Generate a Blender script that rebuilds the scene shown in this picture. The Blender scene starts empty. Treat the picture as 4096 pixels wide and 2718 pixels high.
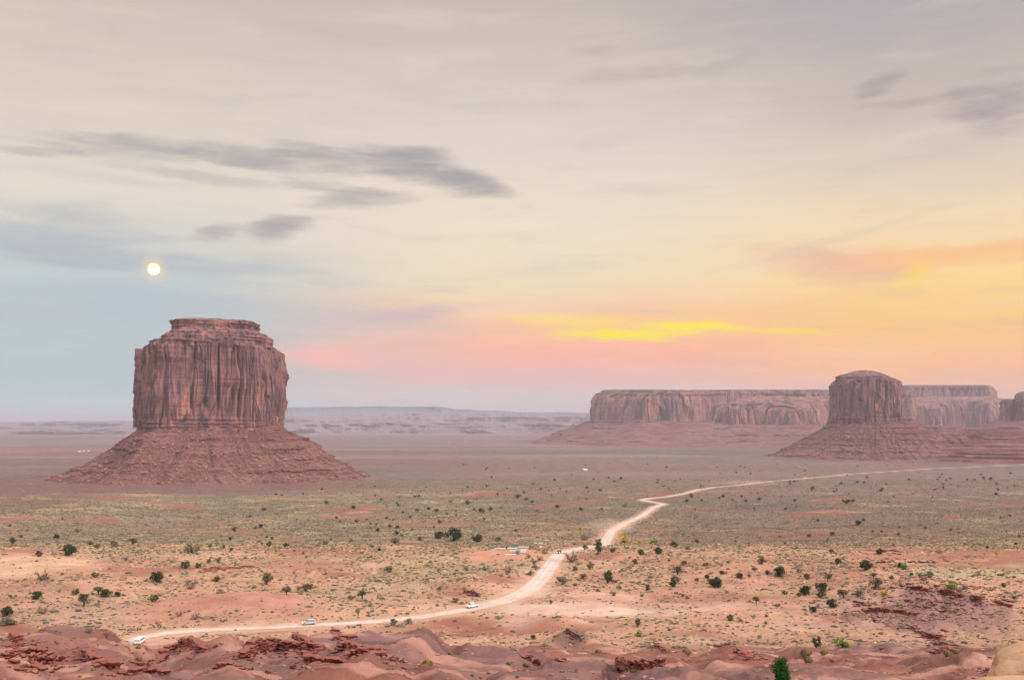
import bpy, math, random
import numpy as np
from math import radians as R, pi
sc = bpy.context.scene
COL = sc.collection
random.seed(7)
rng = np.random.default_rng(11)
F = 995.6            # focal length in picture pixels (35 mm lens, 1024 px wide frame)
HZ = 424.7           # row of the true horizon in the photograph

# ------------------------------------------------------------------ camera
cam = bpy.data.objects.new('camera', bpy.data.cameras.new('camera'))
COL.objects.link(cam); sc.camera = cam
cam.data.lens = 35; cam.data.sensor_width = 36
cam.data.shift_y = (HZ - 339.5) / 1024
cam.data.clip_start = 0.5; cam.data.clip_end = 300000
cam.location = (0, 0, 0); cam.rotation_euler = (R(90), 0, 0)

# ------------------------------------------------------------------ colour management
sc.view_settings.view_transform = 'Standard'
sc.view_settings.look = 'None'
sc.view_settings.gamma = 1
sc.view_settings.exposure = 0.0
sc.cycles.use_denoising = True
sc.cycles.max_bounces = 4
sc.cycles.volume_bounces = 1

def lin(c):
    out = []
    for v in c:
        v = v / 255.0
        out.append(v / 12.92 if v <= 0.04045 else ((v + 0.055) / 1.055) ** 2.4)
    return out

# ------------------------------------------------------------------ world sky
SUN_DIR = np.array([0.84, -0.46, 0.46]); SUN_DIR = SUN_DIR / np.linalg.norm(SUN_DIR)
SUN_EL = math.asin(SUN_DIR[2]); SUN_ROT = math.atan2(SUN_DIR[0], SUN_DIR[1])
world = bpy.data.worlds.new('World'); sc.world = world
world.use_nodes = True
WT = world.node_tree
for n in list(WT.nodes): WT.nodes.remove(n)

class NT:
    """little helper for node trees"""
    def __init__(s, tree): s.t = tree
    def n(s, kind, **kw):
        x = s.t.nodes.new(kind)
        for k, v in kw.items(): setattr(x, k, v)
        return x
    def put(s, sock, v):
        if hasattr(v, 'is_linked') or isinstance(v, bpy.types.NodeSocket): s.t.links.new(v, sock)
        elif isinstance(v, (tuple, list)):
            v = list(v)
            if len(sock.default_value) == 4 and len(v) == 3: v = v + [1]
            sock.default_value = v
        else: sock.default_value = v
    def m(s, op, a, b=0.0, c=None, clamp=False):
        x = s.n('ShaderNodeMath', operation=op, use_clamp=clamp)
        s.put(x.inputs[0], a); s.put(x.inputs[1], b)
        if c is not None: s.put(x.inputs[2], c)
        return x.outputs[0]
    def mix(s, f, a, b, mode='MIX'):
        x = s.n('ShaderNodeMix', data_type='RGBA', blend_type=mode)
        s.put(x.inputs[0], f); s.put(x.inputs[6], a); s.put(x.inputs[7], b)
        return x.outputs[2]
    def noise(s, vec, scale, detail=4, rough=.55, dist=0, out=0):
        x = s.n('ShaderNodeTexNoise')
        if vec is not None: s.put(x.inputs['Vector'], vec)
        x.inputs['Scale'].default_value = scale; x.inputs['Detail'].default_value = detail
        x.inputs['Roughness'].default_value = rough; x.inputs['Distortion'].default_value = dist
        return x.outputs[out]
    def scale(s, vec, sx, sy, sz):
        x = s.n('ShaderNodeVectorMath', operation='MULTIPLY'); s.put(x.inputs[0], vec)
        x.inputs[1].default_value = (sx, sy, sz); return x.outputs[0]
    def ramp(s, f, stops, interp='LINEAR'):
        x = s.n('ShaderNodeValToRGB'); x.color_ramp.interpolation = interp
        el = x.color_ramp.elements
        while len(el) < len(stops): el.new(0.5)
        for e, (p, c) in zip(el, stops):
            e.position = p; e.color = tuple(c) + (1,) if len(c) == 3 else tuple(c)
        s.put(x.inputs[0], f); return x.outputs[0]
    def smooth(s, v, lo, hi, a=0.0, b=1.0):
        x = s.n('ShaderNodeMapRange', interpolation_type='SMOOTHSTEP')
        s.put(x.inputs[0], v); x.inputs[1].default_value = lo; x.inputs[2].default_value = hi
        x.inputs[3].default_value = a; x.inputs[4].default_value = b
        return x.outputs[0]

w = NT(WT)
tc = w.n('ShaderNodeTexCoord'); sep = w.n('ShaderNodeSeparateXYZ')
WT.links.new(tc.outputs['Generated'], sep.inputs[0])
dx, dy, dz = sep.outputs
AZ = w.m('ARCTAN2', dx, dy)                     # azimuth, 0 straight ahead, radians
EL = w.m('ARCSINE', dz)                         # elevation, radians
def sky_at(u, v):                               # the direction of a cloud seen at u, v
    x = (u - 512) / F; z = (HZ - v) / F
    return math.atan(x), math.atan(z / math.hypot(1, x))
comb = w.n('ShaderNodeCombineXYZ')
w.put(comb.inputs[0], AZ); w.put(comb.inputs[1], w.m('MULTIPLY', EL, 4.5))
skyv = comb.outputs[0]
n_big = w.noise(skyv, 3.2, 5, .55)
n_str = w.noise(w.scale(skyv, 1, 1.6, 1), 7.0, 7, .6, .3)
n_fine = w.noise(w.scale(skyv, 1, 1.1, 1), 20.0, 7, .62, .8)
ELW = w.m('ADD', EL, w.m('MULTIPLY', w.m('SUBTRACT', n_big, .5), .055))
def column(stops):
    st = []
    for v, c in sorted(stops, key=lambda s: -s[0]):
        e = math.atan((HZ - v) / F)
        st.append((max(0, min(1, e / 0.6)), lin(c)))
    return w.ramp(w.m('DIVIDE', ELW, .6, clamp=True), st)
c_left = column([(424, (190, 207, 216)), (405, (188, 208, 216)), (375, (178, 197, 203)), (330, (184, 195, 199)), (290, (190, 201, 203)),
                 (250, (208, 206, 200)), (205, (226, 216, 200)), (110, (218, 204, 188)), (0, (203, 189, 176))])
c_mid = column([(424, (212, 202, 204)), (400, (216, 202, 202)), (375, (236, 188, 182)), (345, (255, 184, 158)), (318, (252, 196, 160)),
                (285, (240, 220, 186)), (230, (240, 223, 200)), (130, (222, 208, 197)), (0, (198, 184, 174))])
c_right = column([(424, (214, 186, 190)), (398, (236, 190, 178)), (372, (255, 188, 146)), (335, (255, 203, 128)), (285, (254, 214, 146)),
                  (235, (244, 216, 176)), (190, (228, 208, 186)), (150, (212, 196, 182)), (110, (198, 184, 176)), (0, (176, 170, 172))])
azw = w.m('ADD', AZ, w.m('MULTIPLY', w.m('SUBTRACT', n_big, .5), .10))
sky = w.mix(w.smooth(azw, -.36, -.02), c_left, c_mid)
sky = w.mix(w.smooth(azw, .03, .40), sky, c_right)
# thin high veil
sky = w.mix(w.m('MULTIPLY', w.smooth(n_str, .50, .74), .30), sky, lin((186, 180, 182)))
sky = w.mix(w.m('MULTIPLY', w.smooth(n_str, .50, .28), .16), sky, lin((246, 232, 212)))

wn = w.n('ShaderNodeTexNoise'); w.put(wn.inputs['Vector'], w.scale(skyv, 1, .9, 1)); wn.inputs['Scale'].default_value = 9; wn.inputs['Detail'].default_value = 6; wn.inputs['Roughness'].default_value = .6
wsep = w.n('ShaderNodeSeparateColor'); w.put(wsep.inputs[0], wn.outputs[1])
AZc = w.m('ADD', AZ, w.m('MULTIPLY', w.m('SUBTRACT', wsep.outputs[0], .5), .07))
ELc = w.m('ADD', EL, w.m('MULTIPLY', w.m('SUBTRACT', wsep.outputs[1], .5), .020))
def cloud(u, v, ru, rv, col, strength, tilt=0.0, edge=.55, streak=1.0):
    """one cloud: a soft stretched patch of the sky, torn up by streaky noise (angles, not pixels)"""
    global sky
    a0, e0 = sky_at(u, v); ra = ru / F; re = rv / F
    rv_ = rv * 1.5; re = rv_ / F
    da = w.m('SUBTRACT', AZc, a0); de = w.m('SUBTRACT', ELc, e0)
    ct, st = math.cos(tilt), math.sin(tilt)
    p = w.m('ADD', w.m('MULTIPLY', da, ct / ra), w.m('MULTIPLY', de, st / ra))
    q = w.m('ADD', w.m('MULTIPLY', da, -st / re), w.m('MULTIPLY', de, ct / re))
    d = w.m('ADD', w.m('MULTIPLY', p, p), w.m('MULTIPLY', q, q))
    k = w.m('SUBTRACT', 1.0, d)
    k = w.m('ADD', k, w.m('MULTIPLY', w.m('SUBTRACT', n_fine, .5), 1.3))
    k = w.m('ADD', k, w.m('MULTIPLY', w.m('SUBTRACT', n_str, .5), 1.9 * streak))
    k = w.smooth(k, -.35, .9 + edge)
    sky = w.mix(w.m('MULTIPLY', k, strength), sky, lin(col))
G = (166, 160, 162)
cloud(30, 149, 60, 3, G, .55, .0)
cloud(120, 148, 85, 8, G, .85, .0)
cloud(160, 143, 55, 6, G, .7, .02)
cloud(235, 154, 70, 8, G, .8, -.08)
cloud(250, 163, 60, 5, G, .6, -.1)
cloud(330, 161, 75, 8, G, .85, -.09)
cloud(405, 164, 50, 12, G, .9, -.15)
cloud(442, 172, 48, 13, G, .95, -.33)
cloud(474, 185, 38, 8, G, .9, -.22)
cloud(362, 199, 62, 6, G, .8, .10)
cloud(318, 188, 40, 4, G, .5, -.05)
cloud(190, 175, 90, 4, G, .45, -.07)
cloud(222, 233, 28, 6, G, .85, .06)
cloud(276, 229, 30, 9, G, .85, .12)
cloud(60, 214, 75, 9, (186, 186, 186), .6, -.03)
cloud(45, 240, 130, 16, (172, 180, 188), .7, -.06)
cloud(150, 263, 230, 9, (176, 182, 190), .6, -.05)
cloud(250, 318, 300, 14, (182, 192, 202), .5, -.02)
cloud(120, 300, 170, 12, (180, 192, 200), .5, -.03)
cloud(420, 312, 75, 6, (190, 180, 188), .65, .07)
cloud(330, 356, 62, 10, (255, 184, 172), .85, -.02)
cloud(440, 372, 80, 9, (240, 184, 182), .6, .0)
cloud(545, 330, 90, 10, (255, 196, 150), .6, .0)
cloud(640, 352, 160, 9, (255, 176, 158), .6, .02)
cloud(560, 380, 120, 7, (226, 182, 186), .45, .0)
cloud(560, 321, 80, 5, (255, 226, 110), .8, -.05, .6)
cloud(650, 326, 120, 9, (255, 214, 110), .75, -.02, .7)
cloud(625, 333, 84, 4.4, (255, 236, 30), .92, .02, .45, 1)
cloud(692, 325, 60, 4.0, (255, 240, 24), .95, -.06, .45, 1)
cloud(770, 329, 70, 2.6, (255, 222, 80), .7, -.06, .5)
cloud(770, 303, 110, 5, (250, 200, 150), .6, .05)
cloud(830, 265, 80, 13, (232, 184, 160), .85, -.18, .6)
cloud(880, 262, 70, 11, (248, 186, 148), .8, .05, .7)
cloud(960, 254, 110, 7, (255, 190, 128), .8, .0, .6)
cloud(915, 271, 16, 12, (255, 214, 100), .85, .0, .9)
cloud(830, 240, 150, 4, (224, 200, 180), .5, .22)
cloud(640, 72, 85, 6, (178, 166, 160), .55, .06)
cloud(725, 66, 30, 8, (182, 170, 164), .5, .3)
cloud(600, 53, 30, 4, (178, 168, 160), .4, .0)
cloud(877, 88, 24, 6, (164, 154, 154), .7, .3)
cloud(1000, 100, 50, 18, (158, 148, 156), .9, .05, .7)
cloud(910, 102, 45, 3, (170, 160, 156), .5, .0)
cloud(850, 20, 260, 26, (176, 170, 176), .45, -.05, .9)
cloud(985, 305, 60, 3, (255, 196, 150), .4, .0)
# glow round the moon (aureole in the thin cloud)
ma, me = sky_at(153.8, 268.6)
dd = w.m('SQRT', w.m('ADD', w.m('POWER', w.m('SUBTRACT', AZ, ma), 2), w.m('POWER', w.m('SUBTRACT', EL, me), 2)))
glow = w.m('POWER', w.m('MAXIMUM', w.m('SUBTRACT', 1.0, w.m('DIVIDE', dd, .0165)), 0.0), 1.6)
sky = w.mix(w.m('MULTIPLY', glow, .9), sky, lin((255, 226, 160)))
# western evening sky behind and overhead, out of view, brightened to light the ground
behind = w.smooth(dy, .35, -.5, 0.0, 1.0)
high = w.smooth(EL, .46, .95, 0.0, 1.0)
kk = w.m('ADD', 1.0, w.m('ADD', w.m('MULTIPLY', behind, .8), w.m('MULTIPLY', high, .85)))
west = w.mix(w.m('MAXIMUM', behind, high), sky, lin((236, 222, 214)))
vm = w.n('ShaderNodeVectorMath', operation='SCALE'); w.put(vm.inputs[0], west); w.put(vm.inputs[3], kk)
nish = w.n('ShaderNodeTexSky', sky_type='NISHITA'); nish.sun_disc = False
nish.sun_elevation = SUN_EL; nish.sun_rotation = SUN_ROT
nis = w.n('ShaderNodeVectorMath', operation='SCALE'); w.put(nis.inputs[0], nish.outputs[0]); nis.inputs[3].default_value = .005
add = w.n('ShaderNodeVectorMath', operation='ADD'); w.put(add.inputs[0], vm.outputs[0]); w.put(add.inputs[1], nis.outputs[0])
bg = w.n('ShaderNodeBackground'); w.put(bg.inputs[0], add.outputs[0]); bg.inputs[1].default_value = 1.0
wo = w.n('ShaderNodeOutputWorld'); WT.links.new(bg.outputs[0], wo.inputs[0])
world.cycles.sampling_method = 'MANUAL'; world.cycles.sample_map_resolution = 1024

# ------------------------------------------------------------------ sun (evening light through thin cloud)
sl = bpy.data.lights.new('sun', 'SUN'); sl.energy = 2.9; sl.angle = R(10); sl.color = (1, .86, .72)
sun = bpy.data.objects.new('sun', sl); COL.objects.link(sun)
from mathutils import Vector, Matrix, Euler
sun.rotation_euler = Vector(-SUN_DIR).to_track_quat('-Z', 'Y').to_euler()

# ------------------------------------------------------------------ helpers
def tag(o, label=None, cat=None, group=None, kind=None):
    if label: o['label'] = label
    if cat: o['category'] = cat
    if group: o['group'] = group
    if kind: o['kind'] = kind
    return o
def empty(name, loc=(0, 0, 0), rz=0, s=1.0):
    o = bpy.data.objects.new(name, None); COL.objects.link(o)
    o.location = loc; o.rotation_euler = (0, 0, rz); o.scale = (s, s, s); o.empty_display_size = .5
    return o
def make_mesh(name, verts, faces, mat=None, parent=None, smooth=False, cols=None, corner=None):
    """verts (n,3), faces (m,k) array of one face size, or a list of arrays"""
    me = bpy.data.meshes.new(name)
    v = np.asarray(verts, dtype=np.float32)
    fl = faces if isinstance(faces, list) else [faces]
    fl = [np.asarray(f, dtype=np.int32) for f in fl if len(f)]
    loops = np.concatenate([f.ravel() for f in fl])
    cnt = np.concatenate([np.full(len(f), f.shape[1], dtype=np.int32) for f in fl])
    st = np.concatenate([[0], np.cumsum(cnt)[:-1]]).astype(np.int32)
    me.vertices.add(len(v)); me.vertices.foreach_set('co', v.ravel())
    me.loops.add(len(loops)); me.loops.foreach_set('vertex_index', loops)
    me.polygons.add(len(cnt)); me.polygons.foreach_set('loop_start', st); me.polygons.foreach_set('loop_total', cnt)
    me.polygons.foreach_set('use_smooth', np.full(len(cnt), bool(smooth)))
    me.update(calc_edges=True)
    if cols is not None:
        a = me.color_attributes.new('Col', 'FLOAT_COLOR', 'POINT')
        c = np.asarray(cols, dtype=np.float32)
        if c.shape[1] == 3: c = np.hstack([c, np.ones((len(c), 1), np.float32)])
        a.data.foreach_set('color', c.ravel())
    if mat: me.materials.append(mat)
    o = bpy.data.objects.new(name, me); COL.objects.link(o)
    if parent: o.parent = parent
    return o

_p = np.random.default_rng(3).permutation(256); PERM = np.concatenate([_p, _p, _p])
_g = np.random.default_rng(4).normal(size=(256, 3)); GR = _g / np.linalg.norm(_g, axis=1)[:, None]
def perlin(x, y, z=0.0, seed=0):
    x = np.asarray(x, float) + seed * 17.31; y = np.asarray(y, float) + seed * 5.77
    z = np.zeros_like(x) + z
    xi = np.floor(x).astype(int); yi = np.floor(y).astype(int); zi = np.floor(z).astype(int)
    xf, yf, zf = x - xi, y - yi, z - zi
    xi &= 255; yi &= 255; zi &= 255
    fu = xf ** 3 * (xf * (xf * 6 - 15) + 10); fv = yf ** 3 * (yf * (yf * 6 - 15) + 10); fw = zf ** 3 * (zf * (zf * 6 - 15) + 10)
    out = 0
    for i in (0, 1):
        for j in (0, 1):
            for k in (0, 1):
                g = GR[PERM[PERM[PERM[xi + i] + yi + j] + zi + k]]
                d = g[..., 0] * (xf - i) + g[..., 1] * (yf - j) + g[..., 2] * (zf - k)
                out = out + d * (fu if i else 1 - fu) * (fv if j else 1 - fv) * (fw if k else 1 - fw)
    return out * 1.5
def fbm(x, y, z=0.0, oct=4, seed=0, gain=.5):
    o = 0; a = 1.0; f = 1.0
    for i in range(oct):
        o = o + a * perlin(np.asarray(x) * f, np.asarray(y) * f, np.asarray(z) * f, seed + i * 3); a *= gain; f *= 2.03
    return o
def sstep(x, a, b):
    t = np.clip((x - a) / (b - a), 0, 1); return t * t * (3 - 2 * t)

# ------------------------------------------------------------------ terrain shape (world metres, camera at the origin)
BP = [(0, -2), (15, -4.5), (60, -16), (100, -26.5), (145, -37), (200, -48), (250, -58), (300, -66.3), (322, -69), (400, -68.5), (520, -66),
      (600, -73), (750, -90), (1050, -105), (1468, -115.5), (1960, -130), (2400, -144), (3000, -150), (1e6, -150)]
_by = np.array([b[0] for b in BP], float); _bz = np.array([b[1] for b in BP], float)
_fy = np.concatenate([np.arange(0, 4000, 4.0), [1e6]])
_fz = np.interp(_fy, _by, _bz)
_k = np.ones(9) / 9; _fz[5:-6] = np.convolve(_fz, _k, 'same')[5:-6]
def base(d): return np.interp(d, _fy, _fz)
CREST = [(-400, 640), (0, 640), (11, 636), (46, 626.5), (76, 633), (120, 636), (127, 638), (131, 642.5), (142, 644.5), (151, 648.5), (161, 647), (174, 643), (181, 637), (192, 635), (212, 632.5), (228, 633), (244, 637), (266, 643),
         (290, 641), (314, 640), (347, 640), (369, 633), (425, 632), (450, 642), (500, 650), (560, 655), (620, 656), (680, 651), (720, 648), (760, 650),
         (830, 653), (880, 656), (930, 656), (980, 652), (1100, 648), (1500, 648)]
def fwd(X, Y):
    r = np.hypot(X, Y); th = np.clip(np.arctan2(X, Y), -.6, .6)
    return r * np.cos(th), 512 + F * np.tan(th)
GB = []   # gaussian hills: x, y, rx, ry, h, rotation
def hill(u, Y, ru, ry, h, rot=0): GB.append(((u - 512) / F * Y, Y, ru / F * Y, ry, h, rot))
hill(320, 222, 19, 10, 3.8)
hill(572, 300, 26, 20, 4.2, .3)
hill(560, 338, 34, 12, 4.0)
hill(640, 332, 40, 13, 2.6)
hill(700, 318, 34, 20, 2.6)
hill(900, 384, 52, 24, 7.4)
hill(960, 372, 42, 26, 5.6)
hill(1020, 360, 40, 30, 5.0)
hill(940, 335, 20, 20, 3.0)
hill(868, 436, 40, 22, 4.2)
hill(760, 455, 70, 30, 3.0)
hill(660, 470, 45, 30, 2.4)
hill(515, 520, 42, 36, 2.0)
hill(430, 560, 60, 30, -4.0)
hill(235, 378, 75, 26, 3.6)
hill(60, 400, 60, 30, 2.6)
hill(30, 520, 60, 40, 2.2)
hill(960, 700, 160, 60, 5)
hill(800, 820, 150, 70, 5)
hill(690, 900, 70, 50, 3.5)
hill(905, 270, 60, 22, 2.6)
hill(790, 215, 80, 22, 1.6)
# road centre line: u, v, half width
ROAD1 = [(118, 646, 3.0), (128, 641, 3.6), (140, 634.5, 3.8), (158, 631.3, 3.6), (190, 629.8, 3.4), (240, 628.5, 3.3), (303, 625, 3.3), (390, 621, 3.4), (433, 615.3, 3.8),
         (477, 607.3, 4.6), (505, 601.5, 5.5), (524, 594, 6.0), (539.5, 580.7, 5.2), (550.3, 565.5, 4.8), (556, 557, 4.6), (562, 551, 4.6)]
ROADF = [(562, 515), (575, 545), (592, 600), (602, 690)]          # hidden dip: u, Y
ROAD2 = [(606, 541, 5.5), (613, 530, 5.5), (624, 523.5, 5), (641, 516, 5), (654, 507, 5), (664, 503.3, 5.5), (652, 501.5, 5.5), (641, 499.6, 6), (647, 498, 6),
         (667, 496.2, 5), (685, 493, 5), (697, 489.7, 5), (715, 486.6, 4), (758, 482, 3.2), (802, 478.3, 3.4), (849, 473.6, 3.4), (932, 468, 3.2), (1024, 464.8, 3.0), (1150, 461, 3)]
def smoothZ(X, Y):
    d, u = fwd(X, Y)
    z = base(d)
    cr = np.interp(u, [c[0] for c in CREST], [c[1] for c in CREST])
    Yc = 205 + 14 * np.sin(u / 61.0) + 8 * np.sin(u / 23.0)
    dzc = -(cr - HZ) / F * Yc - base(Yc)
    t = d - Yc
    z = z + dzc * np.where(t < 0, np.exp(-(t / 60.0) ** 2), np.exp(-(t / 26.0) ** 2))
    for (x0, y0, rx, ry, h, rot) in GB:
        cx, cy = X - x0, Y - y0
        p = cx * math.cos(rot) + cy * math.sin(rot); q = -cx * math.sin(rot) + cy * math.cos(rot)
        z = z + h * np.exp(-(p / rx) ** 2 - (q / ry) ** 2)
    # pediments of the two buttes
    for (x0, y0, rr, h) in ((-900, 2700, 620, 6), (2170, 4900, 900, 16)):
        z = z + h * np.exp(-((X - x0) ** 2 + (Y - y0) ** 2) / rr ** 2)
    return z
def at_smooth(u, v, lo=60, hi=60000):
    """where the line of sight through a point of the photograph first meets the smooth ground"""
    Y = np.geomspace(lo, hi, 6000); X = (u - 512) / F * Y
    zr = -(v - HZ) / F * Y
    k = np.nonzero(smoothZ(X, Y) >= zr)[0]
    k = k[0] if len(k) else len(Y) - 1
    return X[k], Y[k]
def road_pts():
    P = [at_smooth(u, v, 255) + (hw,) for u, v, hw in ROAD1]
    P += [((u - 512) / F * Y, Y, 5.0) for u, Y in ROADF]
    def flat(u, v, hw):
        # beyond the rise the road lies on the general fall of the ground
        Y = np.geomspace(700, 9000, 8000); k = np.argmax(base(Y) >= -(v - HZ) / F * Y)
        return ((u - 512) / F * Y[k], Y[k], hw)
    P += [flat(*q) for q in ROAD2]
    P = np.array(P)
    # dense, smoothed
    s = np.concatenate([[0], np.cumsum(np.hypot(*np.diff(P[:, :2], axis=0).T))])
    t = np.arange(0, s[-1], 3.0)
    Q = np.stack([np.interp(t, s, P[:, i]) for i in range(3)], 1)
    for _ in range(2):
        K = 5; pad = np.vstack([np.repeat(Q[:1], K, 0), Q, np.repeat(Q[-1:], K, 0)])
        Q = np.stack([np.convolve(pad[:, i], np.ones(2 * K + 1) / (2 * K + 1), 'valid') for i in range(3)], 1)
    return Q
RP = road_pts()
_rg = {}
for i, (x, y, _h) in enumerate(RP): _rg.setdefault((int(x // 40), int(y // 40)), []).append(i)
def road_dist(X, Y):
    """distance to the road's centre line and that line's point (only near it)"""
    X = np.atleast_1d(X).astype(float); Y = np.atleast_1d(Y).astype(float)
    D = np.full(X.shape, 999.0); J = np.zeros(X.shape, int)
    cx = (X // 40).astype(int); cy = (Y // 40).astype(int)
    key = (cx + 500) * 4000 + cy
    want = set()
    for (a, b) in _rg:
        for i in (-1, 0, 1):
            for j in (-1, 0, 1): want.add((a + i + 500) * 4000 + b + j)
    idx = np.nonzero(np.isin(key, np.array(list(want))))[0]
    if len(idx) == 0: return D, J
    order = idx[np.argsort(key[idx], kind='stable')]
    ks = key[order]; br = np.concatenate([[0], np.nonzero(np.diff(ks))[0] + 1, [len(ks)]])
    for a, b in zip(br[:-1], br[1:]):
        k = ks[a]; gx, gy = k // 4000 - 500, k % 4000
        cand = [c for i in (-1, 0, 1) for j in (-1, 0, 1) for c in _rg.get((gx + i, gy + j), ())]
        if not cand: continue
        cand = np.array(cand); s = order[a:b]
        dd = np.hypot(X[s][:, None] - RP[cand, 0][None], Y[s][:, None] - RP[cand, 1][None])
        m = dd.argmin(1); D[s] = dd[np.arange(len(s)), m]; J[s] = cand[m]
    return D, J
# road level: the smooth ground's, evened out
_rz = smoothZ(RP[:, 0], RP[:, 1])
_rp = np.concatenate([np.full(8, _rz[0]), _rz, np.full(8, _rz[-1])]); RZ = np.convolve(_rp, np.ones(17) / 17, 'valid')
def height(X, Y, fine=True):
    X = np.atleast_1d(np.asarray(X, float)); Y = np.atleast_1d(np.asarray(Y, float))
    sh = X.shape; X = X.ravel(); Y = Y.ravel()
    z = smoothZ(X, Y)
    d, u = fwd(X, Y)
    n = 0.0
    n = n + 2.1 * fbm(X / 46, Y / 46, oct=3, seed=1) * sstep(d, 30, 150) * (1 - .35 * sstep(d, 300, 340) * (1 - sstep(d, 560, 700)))
    n = n + 7.0 * fbm(X / 260, Y / 200, oct=3, seed=2) * sstep(d, 620, 1300) * (1 - .6 * sstep(d, 1800, 2600))
    n = n + 7.0 * fbm(X / 1500, Y / 900, oct=3, seed=5) * sstep(d, 3000, 5200)
    # gullies running down the near slope
    g = np.abs(perlin(X / 17 + .4 * perlin(X / 30, Y / 30, seed=8), Y / 60, seed=9))
    n = n - 2.0 * (1 - sstep(g, 0, .28)) * sstep(d, 60, 120) * (1 - sstep(d, 255, 300))
    hb = np.exp(-((X - (905 - 512) / F * 375) / 45) ** 2 - ((Y - 360) / 32) ** 2)
    g2 = np.abs(perlin(X / 9, Y / 26, seed=12)); n = n - 1.3 * hb * (1 - sstep(g2, 0, .3))
    if fine:
        n = n + (.34 + .25 * (1 - sstep(d, 262, 300))) * fbm(X / 6.5, Y / 6.5, oct=4, seed=21) * sstep(d, 20, 60) * (1 - sstep(d, 900, 1500))
        n = n + .75 * fbm(X / 13, Y / 13, oct=3, seed=26) * (1 - sstep(d, 262, 300)) * sstep(d, 60, 110) + .28 * fbm(X / 2.1, Y / 2.1, oct=2, seed=24) * (1 - sstep(d, 262, 300)) * sstep(d, 60, 110)
        # small strata steps on the red near ground
        q = (z + n) / 1.15 + .35 * perlin(X / 14, Y / 14, seed=31)
        st = (np.round(q) + .5 * np.sign(q - np.round(q)) * np.abs(2 * (q - np.round(q))) ** 3 - q) * 1.15
        near = (1 - sstep(d, 262, 300)) + .8 * hb
        n = n + st * near * sstep(perlin(X / 24, Y / 24, seed=33), -.15, .25) * .9
    D, J = road_dist(X, Y)
    hw = RP[J, 2]
    k = 1 - sstep(D, hw + 1.5, hw + 9 + .012 * d)
    z = (z + n) * (1 - k) + RZ[J] * k
    return z.reshape(sh)
def at(u, v, lo=150, hi=40000):
    Y = np.geomspace(lo, hi, 5000); X = (u - 512) / F * Y
    zz = height(X, Y, False)
    k = np.nonzero(zz >= -(v - HZ) / F * Y)[0]
    k = k[0] if len(k) else len(Y) - 1
    x, y = float(X[k]), float(Y[k])
    return x, y, float(height(x, y)[0])

# ------------------------------------------------------------------ materials
def new_mat(name):
    m = bpy.data.materials.new(name); m.use_nodes = True
    t = m.node_tree
    for n in list(t.nodes): t.nodes.remove(n)
    return m, NT(t)
def finish(m, k, colr, rough=.9, bump=None, bstr=.5, bdist=.1, spec=.2, metal=0.0, emis=None, estr=0):
    b = k.n('ShaderNodeBsdfPrincipled'); k.put(b.inputs['Base Color'], colr); b.inputs['Metallic'].default_value = metal
    k.put(b.inputs['Roughness'], rough); b.inputs['Specular IOR Level'].default_value = spec
    if emis is not None: b.inputs['Emission Color'].default_value = tuple(emis) + (1,); b.inputs['Emission Strength'].default_value = estr
    if bump is not None:
        bn = k.n('ShaderNodeBump'); bn.inputs['Strength'].default_value = bstr; bn.inputs['Distance'].default_value = bdist
        k.put(bn.inputs['Height'], bump); k.t.links.new(bn.outputs[0], b.inputs['Normal'])
    o = k.n('ShaderNodeOutputMaterial'); k.t.links.new(b.outputs[0], o.inputs[0])
    return m
def plain(name, c, rough=.7, spec=.3, metal=0, var=.12, sc_=3.0, emis=None, estr=0):
    m, k = new_mat(name); t = k.n('ShaderNodeTexCoord')
    n = k.noise(t.outputs['Object'], sc_, 4)
    col = k.mix(k.smooth(n, .3, .7), [x * (1 - var) for x in c], [min(1, x * (1 + var)) for x in c])
    return finish(m, k, col, rough, spec=spec, metal=metal, emis=emis, estr=estr)

# ground ------------------------------------------------------------
m, k = new_mat('desert_ground'); M_GROUND = m
at_ = k.n('ShaderNodeAttribute', attribute_name='Col'); geo = k.n('ShaderNodeNewGeometry'); pos = geo.outputs['Position']
n1 = k.noise(pos, .9, 5, .65); n2 = k.noise(pos, .11, 5, .6); n3 = k.noise(pos, .013, 6, .62); n0 = k.noise(pos, 4.5, 3, .6)
c = at_.outputs['Color']
c = k.mix(k.smooth(n3, .3, .72, 0, .5), c, k.mix(1.0, c, (.78, .72, .74, 1), 'MULTIPLY'))
c = k.mix(k.smooth(n2, .62, .35, 0, .55), c, k.mix(1.0, c, (.80, .70, .68, 1), 'MULTIPLY'))
c = k.mix(k.smooth(n1, .55, .8, 0, .5), c, k.mix(1.0, c, (1.22, 1.2, 1.16, 1), 'MULTIPLY'))
c = k.mix(k.smooth(n0, .52, .34, 0, .75), c, k.mix(1.0, c, (.70, .66, .66, 1), 'MULTIPLY'))
c = k.mix(k.smooth(k.noise(pos, 2.2, 3, .7), .60, .70, 0, .5), c, k.mix(1.0, c, (1.25, 1.24, 1.22, 1), 'MULTIPLY'))
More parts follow.
